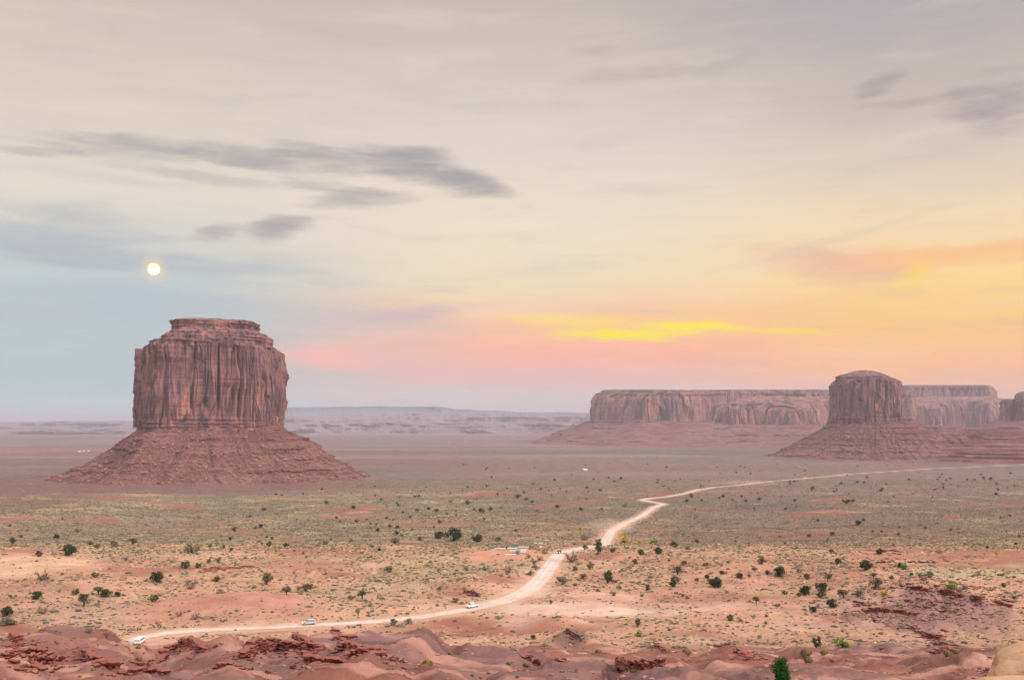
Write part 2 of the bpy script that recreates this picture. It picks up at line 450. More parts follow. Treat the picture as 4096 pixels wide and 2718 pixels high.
# low plants too small to model, as thick as the attribute's alpha says
vor = k.n('ShaderNodeTexVoronoi'); vor.inputs['Scale'].default_value = .42; k.put(vor.inputs['Vector'], pos)
sp = k.smooth(k.m('ADD', vor.outputs['Distance'], k.m('MULTIPLY', n1, .35)), .62, .42)
vor2 = k.n('ShaderNodeTexVoronoi'); vor2.inputs['Scale'].default_value = .1; k.put(vor2.inputs['Vector'], pos)
sp2 = k.smooth(k.m('ADD', vor2.outputs['Distance'], k.m('MULTIPLY', n2, .5)), .66, .46)
pc = k.mix(vor.outputs['Color'], lin((104, 104, 92)), lin((146, 138, 108)))
c = k.mix(k.m('MULTIPLY', k.m('MULTIPLY', sp, at_.outputs['Alpha']), .55), c, pc)
c = k.mix(k.m('MULTIPLY', k.m('MULTIPLY', sp2, at_.outputs['Alpha']), .30), c, lin((100, 104, 90)))
bh = k.m('ADD', k.m('MULTIPLY', n1, .5), k.m('ADD', n0, k.m('MULTIPLY', n2, 2.5)))
finish(m, k, c, .95, bh, .45, .35, spec=.1)

# cliffs ------------------------------------------------------------
def cliff_mat(name, dark, mid, light, warm, su=1.0, band=.5, bands=(0, 1)):
    dark, mid, light, warm = [[x * 1.08 for x in q] for q in (dark, mid, light, warm)]
    m, k = new_mat(name); geo = k.n('ShaderNodeNewGeometry'); pos = geo.outputs['Position']
    at2 = k.n('ShaderNodeAttribute', attribute_name='Col')
    v1 = k.noise(k.scale(pos, .045 * su, .045 * su, .006 * su), 1.0, 6, .62, .4)
    v2 = k.noise(k.scale(pos, .16 * su, .16 * su, .014 * su), 1.0, 5, .65, .3)
    b1 = k.noise(k.scale(pos, .004 * su, .004 * su, .16 * su), 1.0, 5, .7, .1)
    f1 = k.noise(pos, .25 * su, 5, .65)
    p1 = k.noise(k.scale(pos, .014 * su, .014 * su, .009 * su), 1.0, 4, .5, .2)
    c = k.mix(k.smooth(v1, .40, .58), dark, mid)
    c = k.mix(k.smooth(v2, .50, .70, 0, .5), c, light)
    p2 = k.noise(k.scale(pos, .05 * su, .05 * su, .018 * su), 1.0, 5, .6, .6)
    c = k.mix(k.m('MULTIPLY', k.smooth(p1, .48, .62), k.smooth(p2, .52, .64, 0, .7)), c, warm)
    c = k.mix(k.m('MULTIPLY', k.smooth(b1, .55, .42), band), c, k.mix(1.0, c, (.72, .62, .66, 1), 'MULTIPLY'))
    c = k.mix(k.smooth(f1, .55, .3, 0, .5), c, k.mix(1.0, c, (.72, .68, .70, 1), 'MULTIPLY'))
    c = k.mix(1.0, c, at2.outputs['Color'], 'MULTIPLY')
    return finish(m, k, c, .93, k.m('ADD', f1, k.m('MULTIPLY', v2, 1.5)), .7, 2.5 / su, spec=.1)
M_CLIFF = cliff_mat('red_sandstone_cliff', lin((78, 60, 72)), lin((128, 94, 94)), lin((172, 130, 116)), lin((196, 136, 108)))
M_MESA = cliff_mat('mesa_sandstone', lin((88, 66, 76)), lin((140, 102, 98)), lin((192, 144, 120)), lin((208, 146, 114)), su=.45)
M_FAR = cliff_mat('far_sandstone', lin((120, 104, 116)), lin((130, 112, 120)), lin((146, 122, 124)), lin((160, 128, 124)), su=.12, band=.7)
m, k = new_mat('talus_rubble_slope'); M_TALUS = m
geo = k.n('ShaderNodeNewGeometry'); pos = geo.outputs['Position']; a2 = k.n('ShaderNodeAttribute', attribute_name='Col')
b1 = k.noise(k.scale(pos, .004, .004, .14), 1.0, 4, .65, .1); f1 = k.noise(pos, .16, 7, .72); f2 = k.noise(pos, .02, 5, .6)
c = k.mix(k.smooth(f2, .38, .62), lin((116, 78, 78)), lin((132, 98, 90)))
c = k.mix(k.smooth(b1, .53, .43, 0, .75), c, lin((88, 56, 62)))
c = k.mix(k.smooth(f1, .54, .68, 0, .85), c, lin((162, 128, 108)))
c = k.mix(k.smooth(f1, .46, .32, 0, .7), c, lin((80, 54, 54)))
c = k.mix(1.0, c, a2.outputs['Color'], 'MULTIPLY')
finish(m, k, c, .95, k.m('MULTIPLY', f1, 2.0), .8, 3.0, spec=.1)

# rock outcrops: broken faces, the red ones with crevice shade in their colour, dust lying on whatever faces up
def rock_mat(name, face, face2, top, s=1.0):
    m, k = new_mat(name); geo = k.n('ShaderNodeNewGeometry'); pos = geo.outputs['Position']
    sp = k.n('ShaderNodeSeparateXYZ'); k.put(sp.inputs[0], geo.outputs['True Normal'])
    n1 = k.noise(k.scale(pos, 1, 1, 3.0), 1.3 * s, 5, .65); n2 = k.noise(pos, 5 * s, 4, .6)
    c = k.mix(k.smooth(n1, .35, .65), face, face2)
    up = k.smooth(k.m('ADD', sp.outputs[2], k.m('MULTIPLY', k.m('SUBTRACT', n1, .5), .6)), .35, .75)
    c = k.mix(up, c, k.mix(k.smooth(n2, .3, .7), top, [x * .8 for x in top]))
    return finish(m, k, c, .9, k.m('ADD', n1, k.m('MULTIPLY', n2, .4)), .6, .12, spec=.15)
M_RED = rock_mat('red_ledge_rock_painted_shade', (.055, .007, .007), (.15, .030, .022), lin((142, 92, 84)))  # near-black red faces: shade of cracks and hollows painted into the rock colour
M_PURPLE = rock_mat('purple_brown_rock', lin((78, 44, 48)), lin((108, 70, 68)), lin((146, 112, 104)))
M_CREAM = rock_mat('cream_sandstone', lin((138, 100, 78)), lin((166, 128, 102)), lin((184, 150, 122)), .35)
M_BOULDER = rock_mat('sandstone_boulder', lin((96, 64, 60)), lin((132, 94, 82)), lin((158, 122, 106)), .25)
M_EARTH = rock_mat('red_earth_bank', lin((128, 78, 64)), lin((144, 92, 76)), lin((176, 134, 112)), .3)

# ------------------------------------------------------------------ ground sheet
ang = np.concatenate([np.linspace(-180, -40, 36)[:-1], np.linspace(-40, -30, 24)[:-1], np.linspace(-30, 30, 1060), np.linspace(30, 40, 24)[1:], np.linspace(40, 180, 36)[1:]])
ang = np.radians(ang)
rad = np.concatenate([[1, 4, 8], np.arange(12, 120, 4.0), np.arange(120, 320, .62), np.geomspace(320, 620, 330)[0:], np.geomspace(620, 2600, 330)[1:], np.geomspace(2600, 95000, 160)[1:]])
A_, R_ = np.meshgrid(ang, rad)
c33 = np.cos(np.clip(A_, -.6, .6))
RR = R_ / c33                                     # rings are straight rows across the view
GX = np.sin(A_) * RR; GY = np.cos(A_) * RR
GZ = height(GX, GY)
nr, nc = GX.shape

# colours of the soil itself, patch by patch
def P3(c): return np.array(lin(c))
SAND = P3((216, 168, 138)); RED = P3((184, 130, 112)); RED2 = P3((160, 108, 94)); PALE = P3((226, 178, 144)); MAUVE = P3((150, 116, 110))
GREY = P3((166, 146, 120)); STRAW = P3((206, 178, 130))
def ground_colour(X, Y):
    X = np.asarray(X, float); Y = np.asarray(Y, float)
    d, u = fwd(X, Y)
    u = u + 12 * perlin(X / 60, Y / 60, seed=41)
    n = fbm(X / 70, Y / 70, oct=4, seed=40)[..., None]
    nb = fbm(X / 420, Y / 260, oct=4, seed=43)[..., None]
    S = lambda x, a, b: sstep(x, a, b)[..., None]
    c = np.broadcast_to(SAND, X.shape + (3,)) * 1.0
    c = c + (RED - c) * sstep(n, .05, .45) * .75
    den = np.full(X.shape, .55)
    # red near slope
    t = 1 - S(d, 268, 305)
    rc = RED2 + (MAUVE - RED2) * sstep(n, -.3, .35) 
    rc = rc + (P3((206, 156, 138)) - rc) * sstep(fbm(X / 30, Y / 9, oct=4, seed=44)[..., None], .05, .4) * .85
    rc = rc * (1 - .28 * sstep(fbm(X / 9, Y / 9, oct=4, seed=59)[..., None], .05, .5))
    c = c + (rc - c) * t; den = den * (1 - t[..., 0]) + .05 * t[..., 0]
    # right hand flats behind the rise: redder
    t = S(u, 600, 700) * S(d, 540, 620) * (1 - S(d, 1500, 2300))
    c = c + (P3((146, 112, 106)) - c) * t * .85
    # valley floor
    far = S(d, 640, 1300)
    fl = P3((140, 116, 108)) + (P3((124, 120, 108)) - P3((140, 116, 108))) * sstep(nb, -.25, .35)
    c = c + (fl - c) * far * .92
    den = den + (.85 - den) * sstep(d + 60 * perlin(X / 90, Y / 90, seed=47), 500, 700)
    # olive scrub flat left of the middle, straw patches in it
    t = (S(u, -60, 60) * (1 - S(u, 420, 560)) * S(d, 640, 760) * (1 - S(d, 1500, 2000)))
    c = c + (P3((158, 144, 118)) - c) * t * .75
    t = t * sstep(fbm(X / 160, Y / 60, oct=3, seed=45)[..., None], .15, .45)
    c = c + (P3((206, 180, 140)) - c) * t * .55
    t = (1 - S(u, 60, 130)) * S(d, 1250, 1500) * (1 - S(d, 2200, 2600))
    c = c + (P3((142, 100, 90)) - c) * t * .8
    # wide far bands
    b = sstep(fbm(X / 3800, Y / 1300, oct=4, seed=46)[..., None], -.25, .35) * S(d, 2400, 3400)
    c = c + (P3((142, 104, 100)) - c) * b * .7
    b2 = sstep(fbm(X / 3000, Y / 1100, oct=4, seed=49)[..., None], -.1, .45) * S(d, 2400, 3400)
    c = c + (P3((106, 112, 102)) - c) * b2 * .7
    b3 = sstep(fbm(X / 2600, Y / 700, oct=4, seed=53)[..., None], .05, .5) * S(d, 2400, 3400); c = c + (P3((176, 146, 130)) - c) * b3 * .5
    # bare red washes and rises between the scrub
    pt = fbm(X / 150, Y / 75, oct=4, seed=48)[..., None] + .25 * fbm(X / 30, Y / 20, oct=2, seed=55)[..., None]; bare = sstep(pt, .22, .42) * S(d, 290, 330) * (1 - S(d, 2000, 3000))
    c = c + (P3((168, 112, 96)) - c) * bare * .75; den = den * (1 - .85 * bare[..., 0])
    pt2 = sstep(fbm(X / 110, Y / 70, oct=4, seed=58)[..., None], .2, .5) * S(d, 290, 330) * (1 - S(d, 1600, 2400)); c = c + (P3((196, 172, 132)) - c) * pt2 * .6
    # grey gravelly aprons of the two buttes
    for (x0, y0, rx, ry, cc) in ((-980, 2300, 700, 560, (136, 102, 96)), (2180, 4560, 1000, 760, (140, 98, 94)), (1900, 7600, 1500, 1300, (142, 104, 98))):
        q = ((X - x0) / rx) ** 2 + ((Y - y0) / ry) ** 2 + .35 * nb[..., 0]
        t = (1 - sstep(q, .75, 1.25))[..., None]; c = c + (P3(cc) - c) * t * .85
        den = den * (1 - .7 * t[..., 0])
    # patches: u, v, half width px, half depth m, colour, how much, plants left
    for (pu, pv, ru, rd, cc, s, dn) in PATCH:
        x0, y0 = at_smooth(pu, pv, 150)
        q = ((X - x0) / (ru / F * y0)) ** 2 + ((Y - y0) / rd) ** 2 + 1.0 * n[..., 0]
        t = 1 - sstep(q, .25, 1.3)
        pc_ = P3(cc); pc_ = pc_ + (pc_.mean() - pc_) * .20
        c = c + (pc_ - c) * (t * s * .9)[..., None]; den = den * (1 - t) + dn * t
    D, J = road_dist(X.ravel(), Y.ravel()); D = D.reshape(X.shape); J = J.reshape(X.shape)
    t = (1 - sstep(D + 2.2 * perlin(X / 7, Y / 7, seed=52), RP[J, 2] - .5, RP[J, 2] + 5 + .004 * d)); c = c + (P3((226, 186, 158)) - c) * t[..., None] * .8; den = den * (1 - t)
    den = den * (1 - .6 * sstep(d, 2600, 3600))
    c = c * (1 + .16 * fbm(X / 26, Y / 12, oct=3, seed=57)[..., None])
    return c * (.72 * np.array([1.01, 1.06, 1.16])), np.clip(den, 0, 1)
PATCH = [
 (150, 552, 60, 40, (196, 176, 136), .8, .95), (90, 612, 90, 30, (206, 166, 136), .7, .9), (330, 548, 120, 40, (200, 160, 130), .6, .9), (380, 590, 70, 16, (206, 172, 134), .6, .8),
 (640, 575, 50, 30, (212, 168, 136), .6, .9), (860, 600, 70, 14, (206, 164, 140), .6, .6),
 (35, 563, 95, 34, (238, 190, 142), 1, .06), (20, 590, 60, 16, (230, 180, 136), .8, .35),
 (215, 600, 90, 20, (216, 148, 116), 1, .12), (170, 614, 60, 10, (220, 154, 120), .8, .2),
 (500, 552, 46, 22, (228, 158, 118), 1, .03), (400, 540, 60, 10, (226, 164, 124), .7, .2),
 (430, 575, 60, 34, (190, 160, 118), .8, .9),
 (575, 608, 140, 14, (240, 206, 180), .85, .05), (520, 622, 28, 16, (226, 170, 146), 1, .04),
 (720, 604, 120, 12, (232, 182, 156), .7, .15), (620, 596, 50, 10, (230, 178, 148), .7, .1),
 (770, 575, 120, 26, (216, 152, 118), .8, .5), (868, 565, 34, 14, (190, 116, 98), .9, .05), (700, 560, 80, 14, (206, 138, 108), .7, .4),
 (960, 572, 80, 16, (206, 186, 142), .9, .7), (925, 556, 90, 12, (198, 120, 100), .8, .2),
 (300, 565, 60, 14, (196, 118, 92), .7, .2), (240, 545, 70, 24, (196, 122, 98), .7, .4), (280, 548, 30, 8, (196, 120, 96), .7, .2),
 (650, 500, 20, 60, (196, 124, 100), .6, .4), (590, 478, 70, 20, (206, 140, 110), .7, .4), (520, 489, 50, 16, (206, 134, 106), .7, .3),
 (640, 455, 90, 60, (196, 150, 124), .5, .4), (375, 565, 14, 8, (226, 170, 140), .8, .1),
 (900, 612, 70, 18, (176, 126, 118), .95, .6), (960, 620, 60, 18, (172, 124, 116), .95, .6), (1000, 634, 60, 12, (206, 150, 126), .8, .4),
 (880, 640, 60, 8, (204, 150, 130), .8, .1), (820, 622, 60, 8, (214, 164, 140), .8, .15),
 (700, 640, 40, 7, (196, 172, 150), .8, .7), (572, 634, 18, 10, (150, 108, 106), .9, .5), (475, 638, 24, 7, (196, 168, 142), .8, .2),
 (395, 640, 50, 14, (178, 122, 114), .8, .3), (320, 632, 24, 8, (160, 106, 102), .9, .02), (350, 657, 30, 5, (176, 146, 128), .7, .1),
 (160, 642, 26, 8, (226, 170, 138), .9, .02), (60, 640, 50, 10, (170, 112, 102), .8, .1), (250, 639, 60, 8, (186, 124, 106), .7, .1),
 (860, 664, 120, 7, (170, 116, 106), .7, .02), (700, 668, 60, 8, (196, 132, 114), .7, .02),
]
gc, gd = ground_colour(GX, GY)
idx = np.arange(nr * nc).reshape(nr, nc)
fq = np.stack([idx[:-1, :-1], idx[:-1, 1:], idx[1:, 1:], idx[1:, :-1]], -1).reshape(-1, 4)
g = make_mesh('ground', np.stack([GX, GY, GZ], -1).reshape(-1, 3), fq, M_GROUND, smooth=True, cols=np.concatenate([gc, gd[..., None]], -1).reshape(-1, 4))
tag(g, kind='structure')

# ------------------------------------------------------------------ dirt road
m, k = new_mat('graded_dirt_road'); M_ROAD = m
geo = k.n('ShaderNodeNewGeometry'); pos = geo.outputs['Position']; uvn = k.n('ShaderNodeAttribute', attribute_name='Col')
su = k.n('ShaderNodeSeparateColor'); k.put(su.inputs[0], uvn.outputs['Color'])
n1 = k.noise(pos, .5, 5, .65); n2 = k.noise(pos, .06, 4, .6)
across = su.outputs[0]
rut = k.m('ABSOLUTE', k.m('SINE', k.m('MULTIPLY', k.m('ADD', across, k.m('MULTIPLY', k.m('SUBTRACT', n2, .5), .25)), 9.4)))
c = k.mix(k.smooth(n2, .35, .65), lin((188, 178, 172)), lin((200, 192, 188)))
c = k.mix(k.smooth(rut, .35, .0, 0, .6), c, lin((164, 144, 132)))
c = k.mix(k.smooth(k.noise(pos, .16, 5, .65), .48, .66, 0, .55), c, lin((176, 148, 130)))
c = k.mix(k.smooth(n1, .6, .8, 0, .4), c, lin((208, 202, 198)))
edge = k.m('ADD', k.m('ABSOLUTE', k.m('SUBTRACT', across, .5)), k.m('MULTIPLY', k.m('SUBTRACT', n1, .5), .5))
c = k.mix(k.smooth(edge, .26, .48, 0, .9), c, lin((178, 138, 112)))
finish(m, k, c, .95, n1, .3, .05, spec=.1)
tx = np.gradient(RP[:, 0]); ty = np.gradient(RP[:, 1]); tl = np.hypot(tx, ty); nx, ny = -ty / tl, tx / tl
na = 9; rv = []; rcx = []
for j in range(na):
    s = j / (na - 1) * 2 - 1
    wob = 1 + .10 * perlin(np.arange(len(RP)) / 6.0, s * 3.3, seed=51) * abs(s)
    x = RP[:, 0] + nx * s * RP[:, 2] * wob; y = RP[:, 1] + ny * s * RP[:, 2] * wob
    d = np.hypot(x, y)
    z = RZ + .06 + .00012 * d + .05 * (1 - s * s) - (.05 if abs(s) > .9 else 0)
    rv.append(np.stack([x, y, z], 1)); rcx.append(np.tile([(s + 1) / 2, 0, 0], (len(x), 1)))
rv = np.array(rv); L_ = len(RP); ii = np.arange(na * L_).reshape(na, L_)
road = make_mesh('dirt_road', rv.reshape(-1, 3), np.stack([ii[:-1, :-1], ii[1:, :-1], ii[1:, 1:], ii[:-1, 1:]], -1).reshape(-1, 4), M_ROAD, smooth=True, cols=np.array(rcx).reshape(-1, 3))
tag(road, kind='structure')

# ------------------------------------------------------------------ buttes and mesas
def grid_faces(nrow, ncol):
    i = np.arange(nrow * ncol).reshape(nrow, ncol); j = np.roll(i, -1, 1)
    return np.stack([i[:-1], j[:-1], j[1:], i[1:]], -1).reshape(-1, 4)
def superloop(cx, cy, ax, ay, n, p=2.6, rot=0.0):
    # angles bunched on the side that faces the camera (-y)
    t = np.linspace(0, 2 * pi, n, endpoint=False)
    t = t + .45 * np.sin(t - pi / 2) * 0 
    c, s = np.cos(t), np.sin(t)
    x = np.sign(c) * np.abs(c) ** (2 / p) * ax; y = np.sign(s) * np.abs(s) ** (2 / p) * ay
    return np.stack([cx + x, cy + y], 1)
def polyloop(pts, n):
    P = np.array(pts + [pts[0]], float); s = np.concatenate([[0], np.cumsum(np.hypot(*np.diff(P, axis=0).T))])
    t = np.linspace(0, s[-1], n, endpoint=False)
    Q = np.stack([np.interp(t, s, P[:, 0]), np.interp(t, s, P[:, 1])], 1)
    kk = max(3, n // 90) | 1; h = kk // 2
    for _ in range(2):
        pad = np.vstack([Q[-h:], Q, Q[:h]]); Q = np.stack([np.convolve(pad[:, i], np.ones(kk) / kk, 'valid') for i in range(2)], 1)
    return Q
def outward(L):
    T = np.roll(L, -1, 0) - np.roll(L, 1, 0); N = np.stack([T[:, 1], -T[:, 0]], 1); N /= np.linalg.norm(N, axis=1)[:, None] + 1e-9
    c = L.mean(0)
    if ((L - c) * N).sum() < 0: N = -N
    return N
def loft(levels, dz, disp, colf=None):
    """levels: [(z, loop)], bottom to top; disp(x, y, z, k) -> outward push in metres"""
    rows = []; zz = []; lev = []
    for a in range(len(levels) - 1):
        z0, L0 = levels[a]; z1, L1 = levels[a + 1]
        n = max(1, int(math.ceil(max(abs(z1 - z0), np.abs(L1 - L0).max() * .5) / dz)))
        for i in range(n + (a == len(levels) - 2)):
            t = i / n; rows.append(L0 * (1 - t) + L1 * t); zz.append(z0 * (1 - t) + z1 * t); lev.append(a + t)
    V = []; C = []
    for L, z, a in zip(rows, zz, lev):
        N = outward(L); X, Y = L[:, 0], L[:, 1]; Z = np.full(len(L), float(z))
        d, dzv = disp(X, Y, Z, a)
        P = L + N * np.asarray(d)[:, None]
        V.append(np.stack([P[:, 0], P[:, 1], Z + dzv], 1))
        C.append(colf(X, Y, Z, a) if colf else np.ones((len(L), 3)))
    V = np.array(V); C = np.array(C)
    nr_, n_ = V.shape[:2]
    f = [grid_faces(nr_, n_)]
    return V.reshape(-1, 3), f, C.reshape(-1, 3), nr_, n_
def closed(V, f, C, nr_, n_):
    V = np.vstack([V, V[-n_:].mean(0)]); C = np.vstack([C, C[-1]])
    last = (nr_ - 1) * n_; i = np.arange(n_)
    return V, f + [np.stack([last + i, last + (i + 1) % n_, np.full(n_, len(V) - 1)], 1)], C
def ridge(x, lo=.0, hi=.3): return 1 - sstep(np.abs(x), lo, hi)
def flutes(X, Y, Z, s, amp, seed):
    """upright columns, hollows and cracks in a sandstone face; s is their width in metres"""
    wx = X + .25 * s * perlin(X / (1.5 * s), Z / (3 * s), seed=seed + 1); wy = Y
    a = fbm(wx / (1.5 * s), wy / (1.5 * s), Z / (7 * s), 3, seed)
    crack = ridge(perlin(wx / s, wy / s, Z / (14 * s), seed + 5), 0, .13)
    crack2 = ridge(perlin(wx / (.45 * s), wy / (.45 * s), Z / (5 * s), seed + 6), 0, .16)
    scoop = perlin(X / (2.2 * s), Y / (2.2 * s), Z / (3.2 * s), seed + 7)
    slab = np.round(a * 2.2) / 2.2
    big = fbm(X / (4.5 * s), Y / (4.5 * s), Z / (16 * s), 3, seed + 9); big = .4 * big + .6 * np.round(big * 2.5) / 2.5
    brk = sstep(perlin(X / (3 * s), Y / (3 * s), Z / (2.5 * s), seed + 10), -.25, .2)
    return amp * (.95 * big + (.35 + .75 * brk) * (.45 * a + .55 * slab) - 1.25 * crack * (.35 + .65 * brk) - .35 * crack2 + .5 * sstep(scoop, .0, .1) - .25)
def bedding(X, Y, Z, s, amp, seed):
    b = perlin(X / (30 * s), Y / (30 * s), Z / s, seed); return amp * (np.sign(b) * np.abs(b) ** .6) + .5 * amp * perlin(X / (3 * s), Y / (3 * s), Z / (.6 * s), seed + 2)
DP = .433333
def px(u, Y): return (u * DP - 512) / F * Y              # u, v here in the 2363 px wide overview
def pz(v, Y): return (HZ - v * DP) / F * Y

def butte(name, label, cat, Yc, sil, depth, cliff_from, cap_from, tal, tal_run, mats, fs, famp, seed, ncols=1100, dz=2.0, terr=None, p=2.7, prow=None, tal_depth=1.0):
    """sil: rows (v, left, right) from the foot of the cliff up; tal: rows from the floor up"""
    def loop_at(v, l, r, n, pp, extra=0, inset=0):
        dd_ = .5 * (depth + extra) if extra <= 0 else .5 * depth - .1 * extra
        x0 = px(l, Yc - dd_ if l * DP < 512 else Yc + dd_); x1 = px(r, Yc + dd_ if r * DP < 512 else Yc - dd_); a = (x1 - x0) / 2
        b = depth + extra
        L = superloop((x0 + x1) / 2, Yc, a, b * 1.0, n, pp)
        if prow is not None:
            # the corner of the butte that juts towards the camera
            wv = np.exp(-((L[:, 0] - px(prow[0], Yc)) / prow[1]) ** 2) * (L[:, 1] < Yc)
            L[:, 1] -= wv * prow[2] * (b / depth)
        return L
    root = empty(name, (0, 0, 0)); tag(root, label, cat)
    # talus
    base_a = (px(sil[0][2], Yc) - px(sil[0][1], Yc)) / 2
    lv = []
    for (v, l, r) in tal:
        ext = ((px(r, Yc) - px(l, Yc)) / 2 - base_a) * tal_depth
        lv.append((pz(v, Yc), loop_at(v, l, r, ncols, 2.2, ext)))
    lv.append((pz(sil[0][0], Yc) + 6, loop_at(*sil[0], ncols, 2.4, -8)))
    zlo, zhi = lv[0][0], lv[-1][0]
    def dt(X, Y, Z, a):
        t = (Z - zlo) / (zhi - zlo)
        gul = ridge(perlin(np.arctan2(X - (px(sil[0][1], Yc) + base_a), Y - Yc) * 9 + .3 * perlin(X / 60, Y / 60, seed=seed), Z / 160, seed=seed + 3), 0, .35)
        q = (Z + 5 * fbm(X / 70, Y / 70, oct=3, seed=seed + 9)) / 26
        fr = q - np.floor(q)
        led = sstep(perlin(X / 150, Y / 150, Z / 30, seed + 4), .0, .22) * (sstep(fr, .55, .62) - .0) * (1 - sstep(fr, .62, 1.0))
        d = 7 * fbm(X / 80, Y / 80, Z / 80, 4, seed + 1) + 2.6 * fbm(X / 16, Y / 16, Z / 16, 3, seed + 6) - 17 * gul * (1 - .6 * t) + 10 * led
        return d * (Yc / 2750 if Yc > 5000 else 1), 2.2 * fbm(X / 9, Y / 9, Z / 9, 2, seed + 7)
    def ct(X, Y, Z, a):
        t = (Z - zlo) / (zhi - zlo)
        v = 1 + .12 * fbm(X / 120, Y / 120, Z / 30, 3, seed + 2)
        return np.stack([v, v * (1 - .03 * t), v], 1) * np.ones((len(X), 1))
    V, f, C, a_, b_ = loft(lv, dz * 1.1, dt, ct)
    make_mesh('talus_slope', V, f, mats[1], root, smooth=False, cols=C)
    # cliff
    cl = [s for s in sil if s[0] >= cap_from]
    lv = []
    first = cl[0]; lv.append((pz(first[0], Yc) - 22, loop_at(first[0], first[1] - 1, first[2] + 1, ncols, p)))
    for s in cl: lv.append((pz(s[0], Yc), loop_at(*s, ncols, p)))
    z0 = pz(sil[0][0], Yc); z1 = pz(cap_from, Yc)
    def dc(X, Y, Z, a):
        h = (Z - z0) / (z1 - z0)
        low = 1 - sstep(h, .06, .16); up = sstep(h, .93, .99)
        return flutes(X, Y, Z, fs, famp, seed + 11) * (1 - .55 * low) * (1 - .6 * up) + bedding(X, Y, Z, 4.5 * fs / 30, 2.4 * fs / 30, seed + 20) * (.25 + 1.2 * low + up), 0 * X
    def cc(X, Y, Z, a):
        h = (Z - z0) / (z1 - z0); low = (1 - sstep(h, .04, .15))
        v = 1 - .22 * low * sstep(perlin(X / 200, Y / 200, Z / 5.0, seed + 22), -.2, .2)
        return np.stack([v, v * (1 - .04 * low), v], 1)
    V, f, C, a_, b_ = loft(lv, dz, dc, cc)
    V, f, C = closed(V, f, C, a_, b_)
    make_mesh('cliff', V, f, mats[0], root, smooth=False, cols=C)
    # layered cap
    cp = [s for s in sil if s[0] <= cap_from]
    if len(cp) > 1:
        lv = [(pz(s[0], Yc), loop_at(s[0], s[1], s[2], ncols, 2.5, -(base_a - (px(s[2], Yc) - px(s[1], Yc)) / 2) * .9)) for s in cp]
        lv = [(lv[0][0] - 10, lv[0][1])] + lv
        top = lv[-1]; ctr = top[1].mean(0)
        lv.append((top[0] + 1.5, ctr + (top[1] - ctr) * .5))
        def dk(X, Y, Z, a):
            return 2.2 * bedding(X, Y, Z, 3.2 * fs / 30, 1.6 * fs / 30, seed + 30) + 5 * fs / 30 * fbm(X / 30, Y / 30, Z / 40, 3, seed + 31) + 2 * fbm(X / 8, Y / 8, Z / 6, 2, seed + 32), 1.2 * fbm(X / 20, Y / 20, oct=3, seed=seed + 35)
        def ck(X, Y, Z, a):
            v = 1 + .16 * perlin(X / 300, Y / 300, Z / 5.5, seed + 33); e = sstep(Z, pz(cp[-1][0], Yc) - 24, pz(cp[-1][0], Yc) - 6) * .18
            return np.stack([v * (1 + e), v * (1 + 1.2 * e), v * (1 + .8 * e)], 1)
        V, f, C, a_, b_ = loft(lv, dz * .8, dk, ck)
        V, f, C = closed(V, f, C, a_, b_)
        make_mesh('cap_rock', V, f, mats[0], root, smooth=False, cols=C)
    return root

b1 = butte('butte', 'tall block shaped red sandstone butte with a flat cap, standing alone on the left', 'butte', 2750,
      [(985, 308, 660), (950, 311, 662), (900, 317, 663), (870, 326, 660), (850, 334, 657), (838, 340, 655), (818, 346, 651), (808, 351, 646),
       (800, 357, 638), (797, 357, 637), (792, 372, 638), (781, 378, 636), (772, 396, 622), (765, 403, 606), (762, 399, 601), (757, 397, 605), (748, 397, 606), (744, 420, 600), (741, 470, 560)],
      190, 985, 800,
      [(1150, -40, 1060), (1122, 10, 905), (1104, 95, 865), (1086, 150, 826), (1062, 200, 786), (1040, 236, 756), (1026, 256, 742), (1005, 285, 702), (992, 300, 672)],
      0, (M_CLIFF, M_TALUS), 44, 14, 60, ncols=1700, dz=1.9, prow=(450, 75, 80))
# the detached pillar at its left shoulder
def pillar(u0, u1, v0, v1, Yc, b, seed, parent):
    lv = [(pz(v0, Yc), superloop((px(u0, Yc) + px(u1, Yc)) / 2, Yc, (px(u1, Yc) - px(u0, Yc)) / 2, b, 300, 3.5)),
          (pz(v1, Yc), superloop((px(u0 + 1, Yc) + px(u1, Yc)) / 2, Yc, (px(u1, Yc) - px(u0 + 1, Yc)) / 2, b * .9, 300, 3.5))]
    V, f, C, a_, b_ = loft(lv, 2.0, lambda X, Y, Z, a: (flutes(X, Y, Z, 18, 3.5, seed) + bedding(X, Y, Z, 4, 1.5, seed + 9), 0 * X))
    V, f, C = closed(V, f, C, a_, b_)
    make_mesh('rock_pillar', V, f, M_CLIFF, parent, cols=C)
pillar(319, 349, 985, 806, 2690, 50, 71, b1)

b2 = butte('butte', 'broad domed sandstone butte on a long stepped slope, the nearer one on the right', 'butte', 4700,
      [(972, 1905, 2112), (962, 1906, 2108), (958, 1908, 2094), (940, 1911, 2088), (915, 1912, 2086), (900, 1912, 2083), (888, 1912, 2078), (882, 1919, 2074),
       (876, 1923, 2064), (868, 1924, 2052), (863, 1940, 2040), (858, 1962, 2026), (854.5, 1972, 2013)],
      190, 972, 876,
      [(1078, 1690, 2560), (1058, 1752, 2500), (1045, 1790, 2440), (1022, 1832, 2340), (1008, 1856, 2322), (1002, 1866, 2300), (998, 1872, 2290), (990, 1886, 2250), (985, 1892, 2230), (980, 1898, 2150), (976, 1903, 2126)],
      0, (M_CLIFF, M_TALUS), 38, 11, 160, ncols=1500, dz=3.0, prow=(1990, 120, 30), tal_depth=.62)

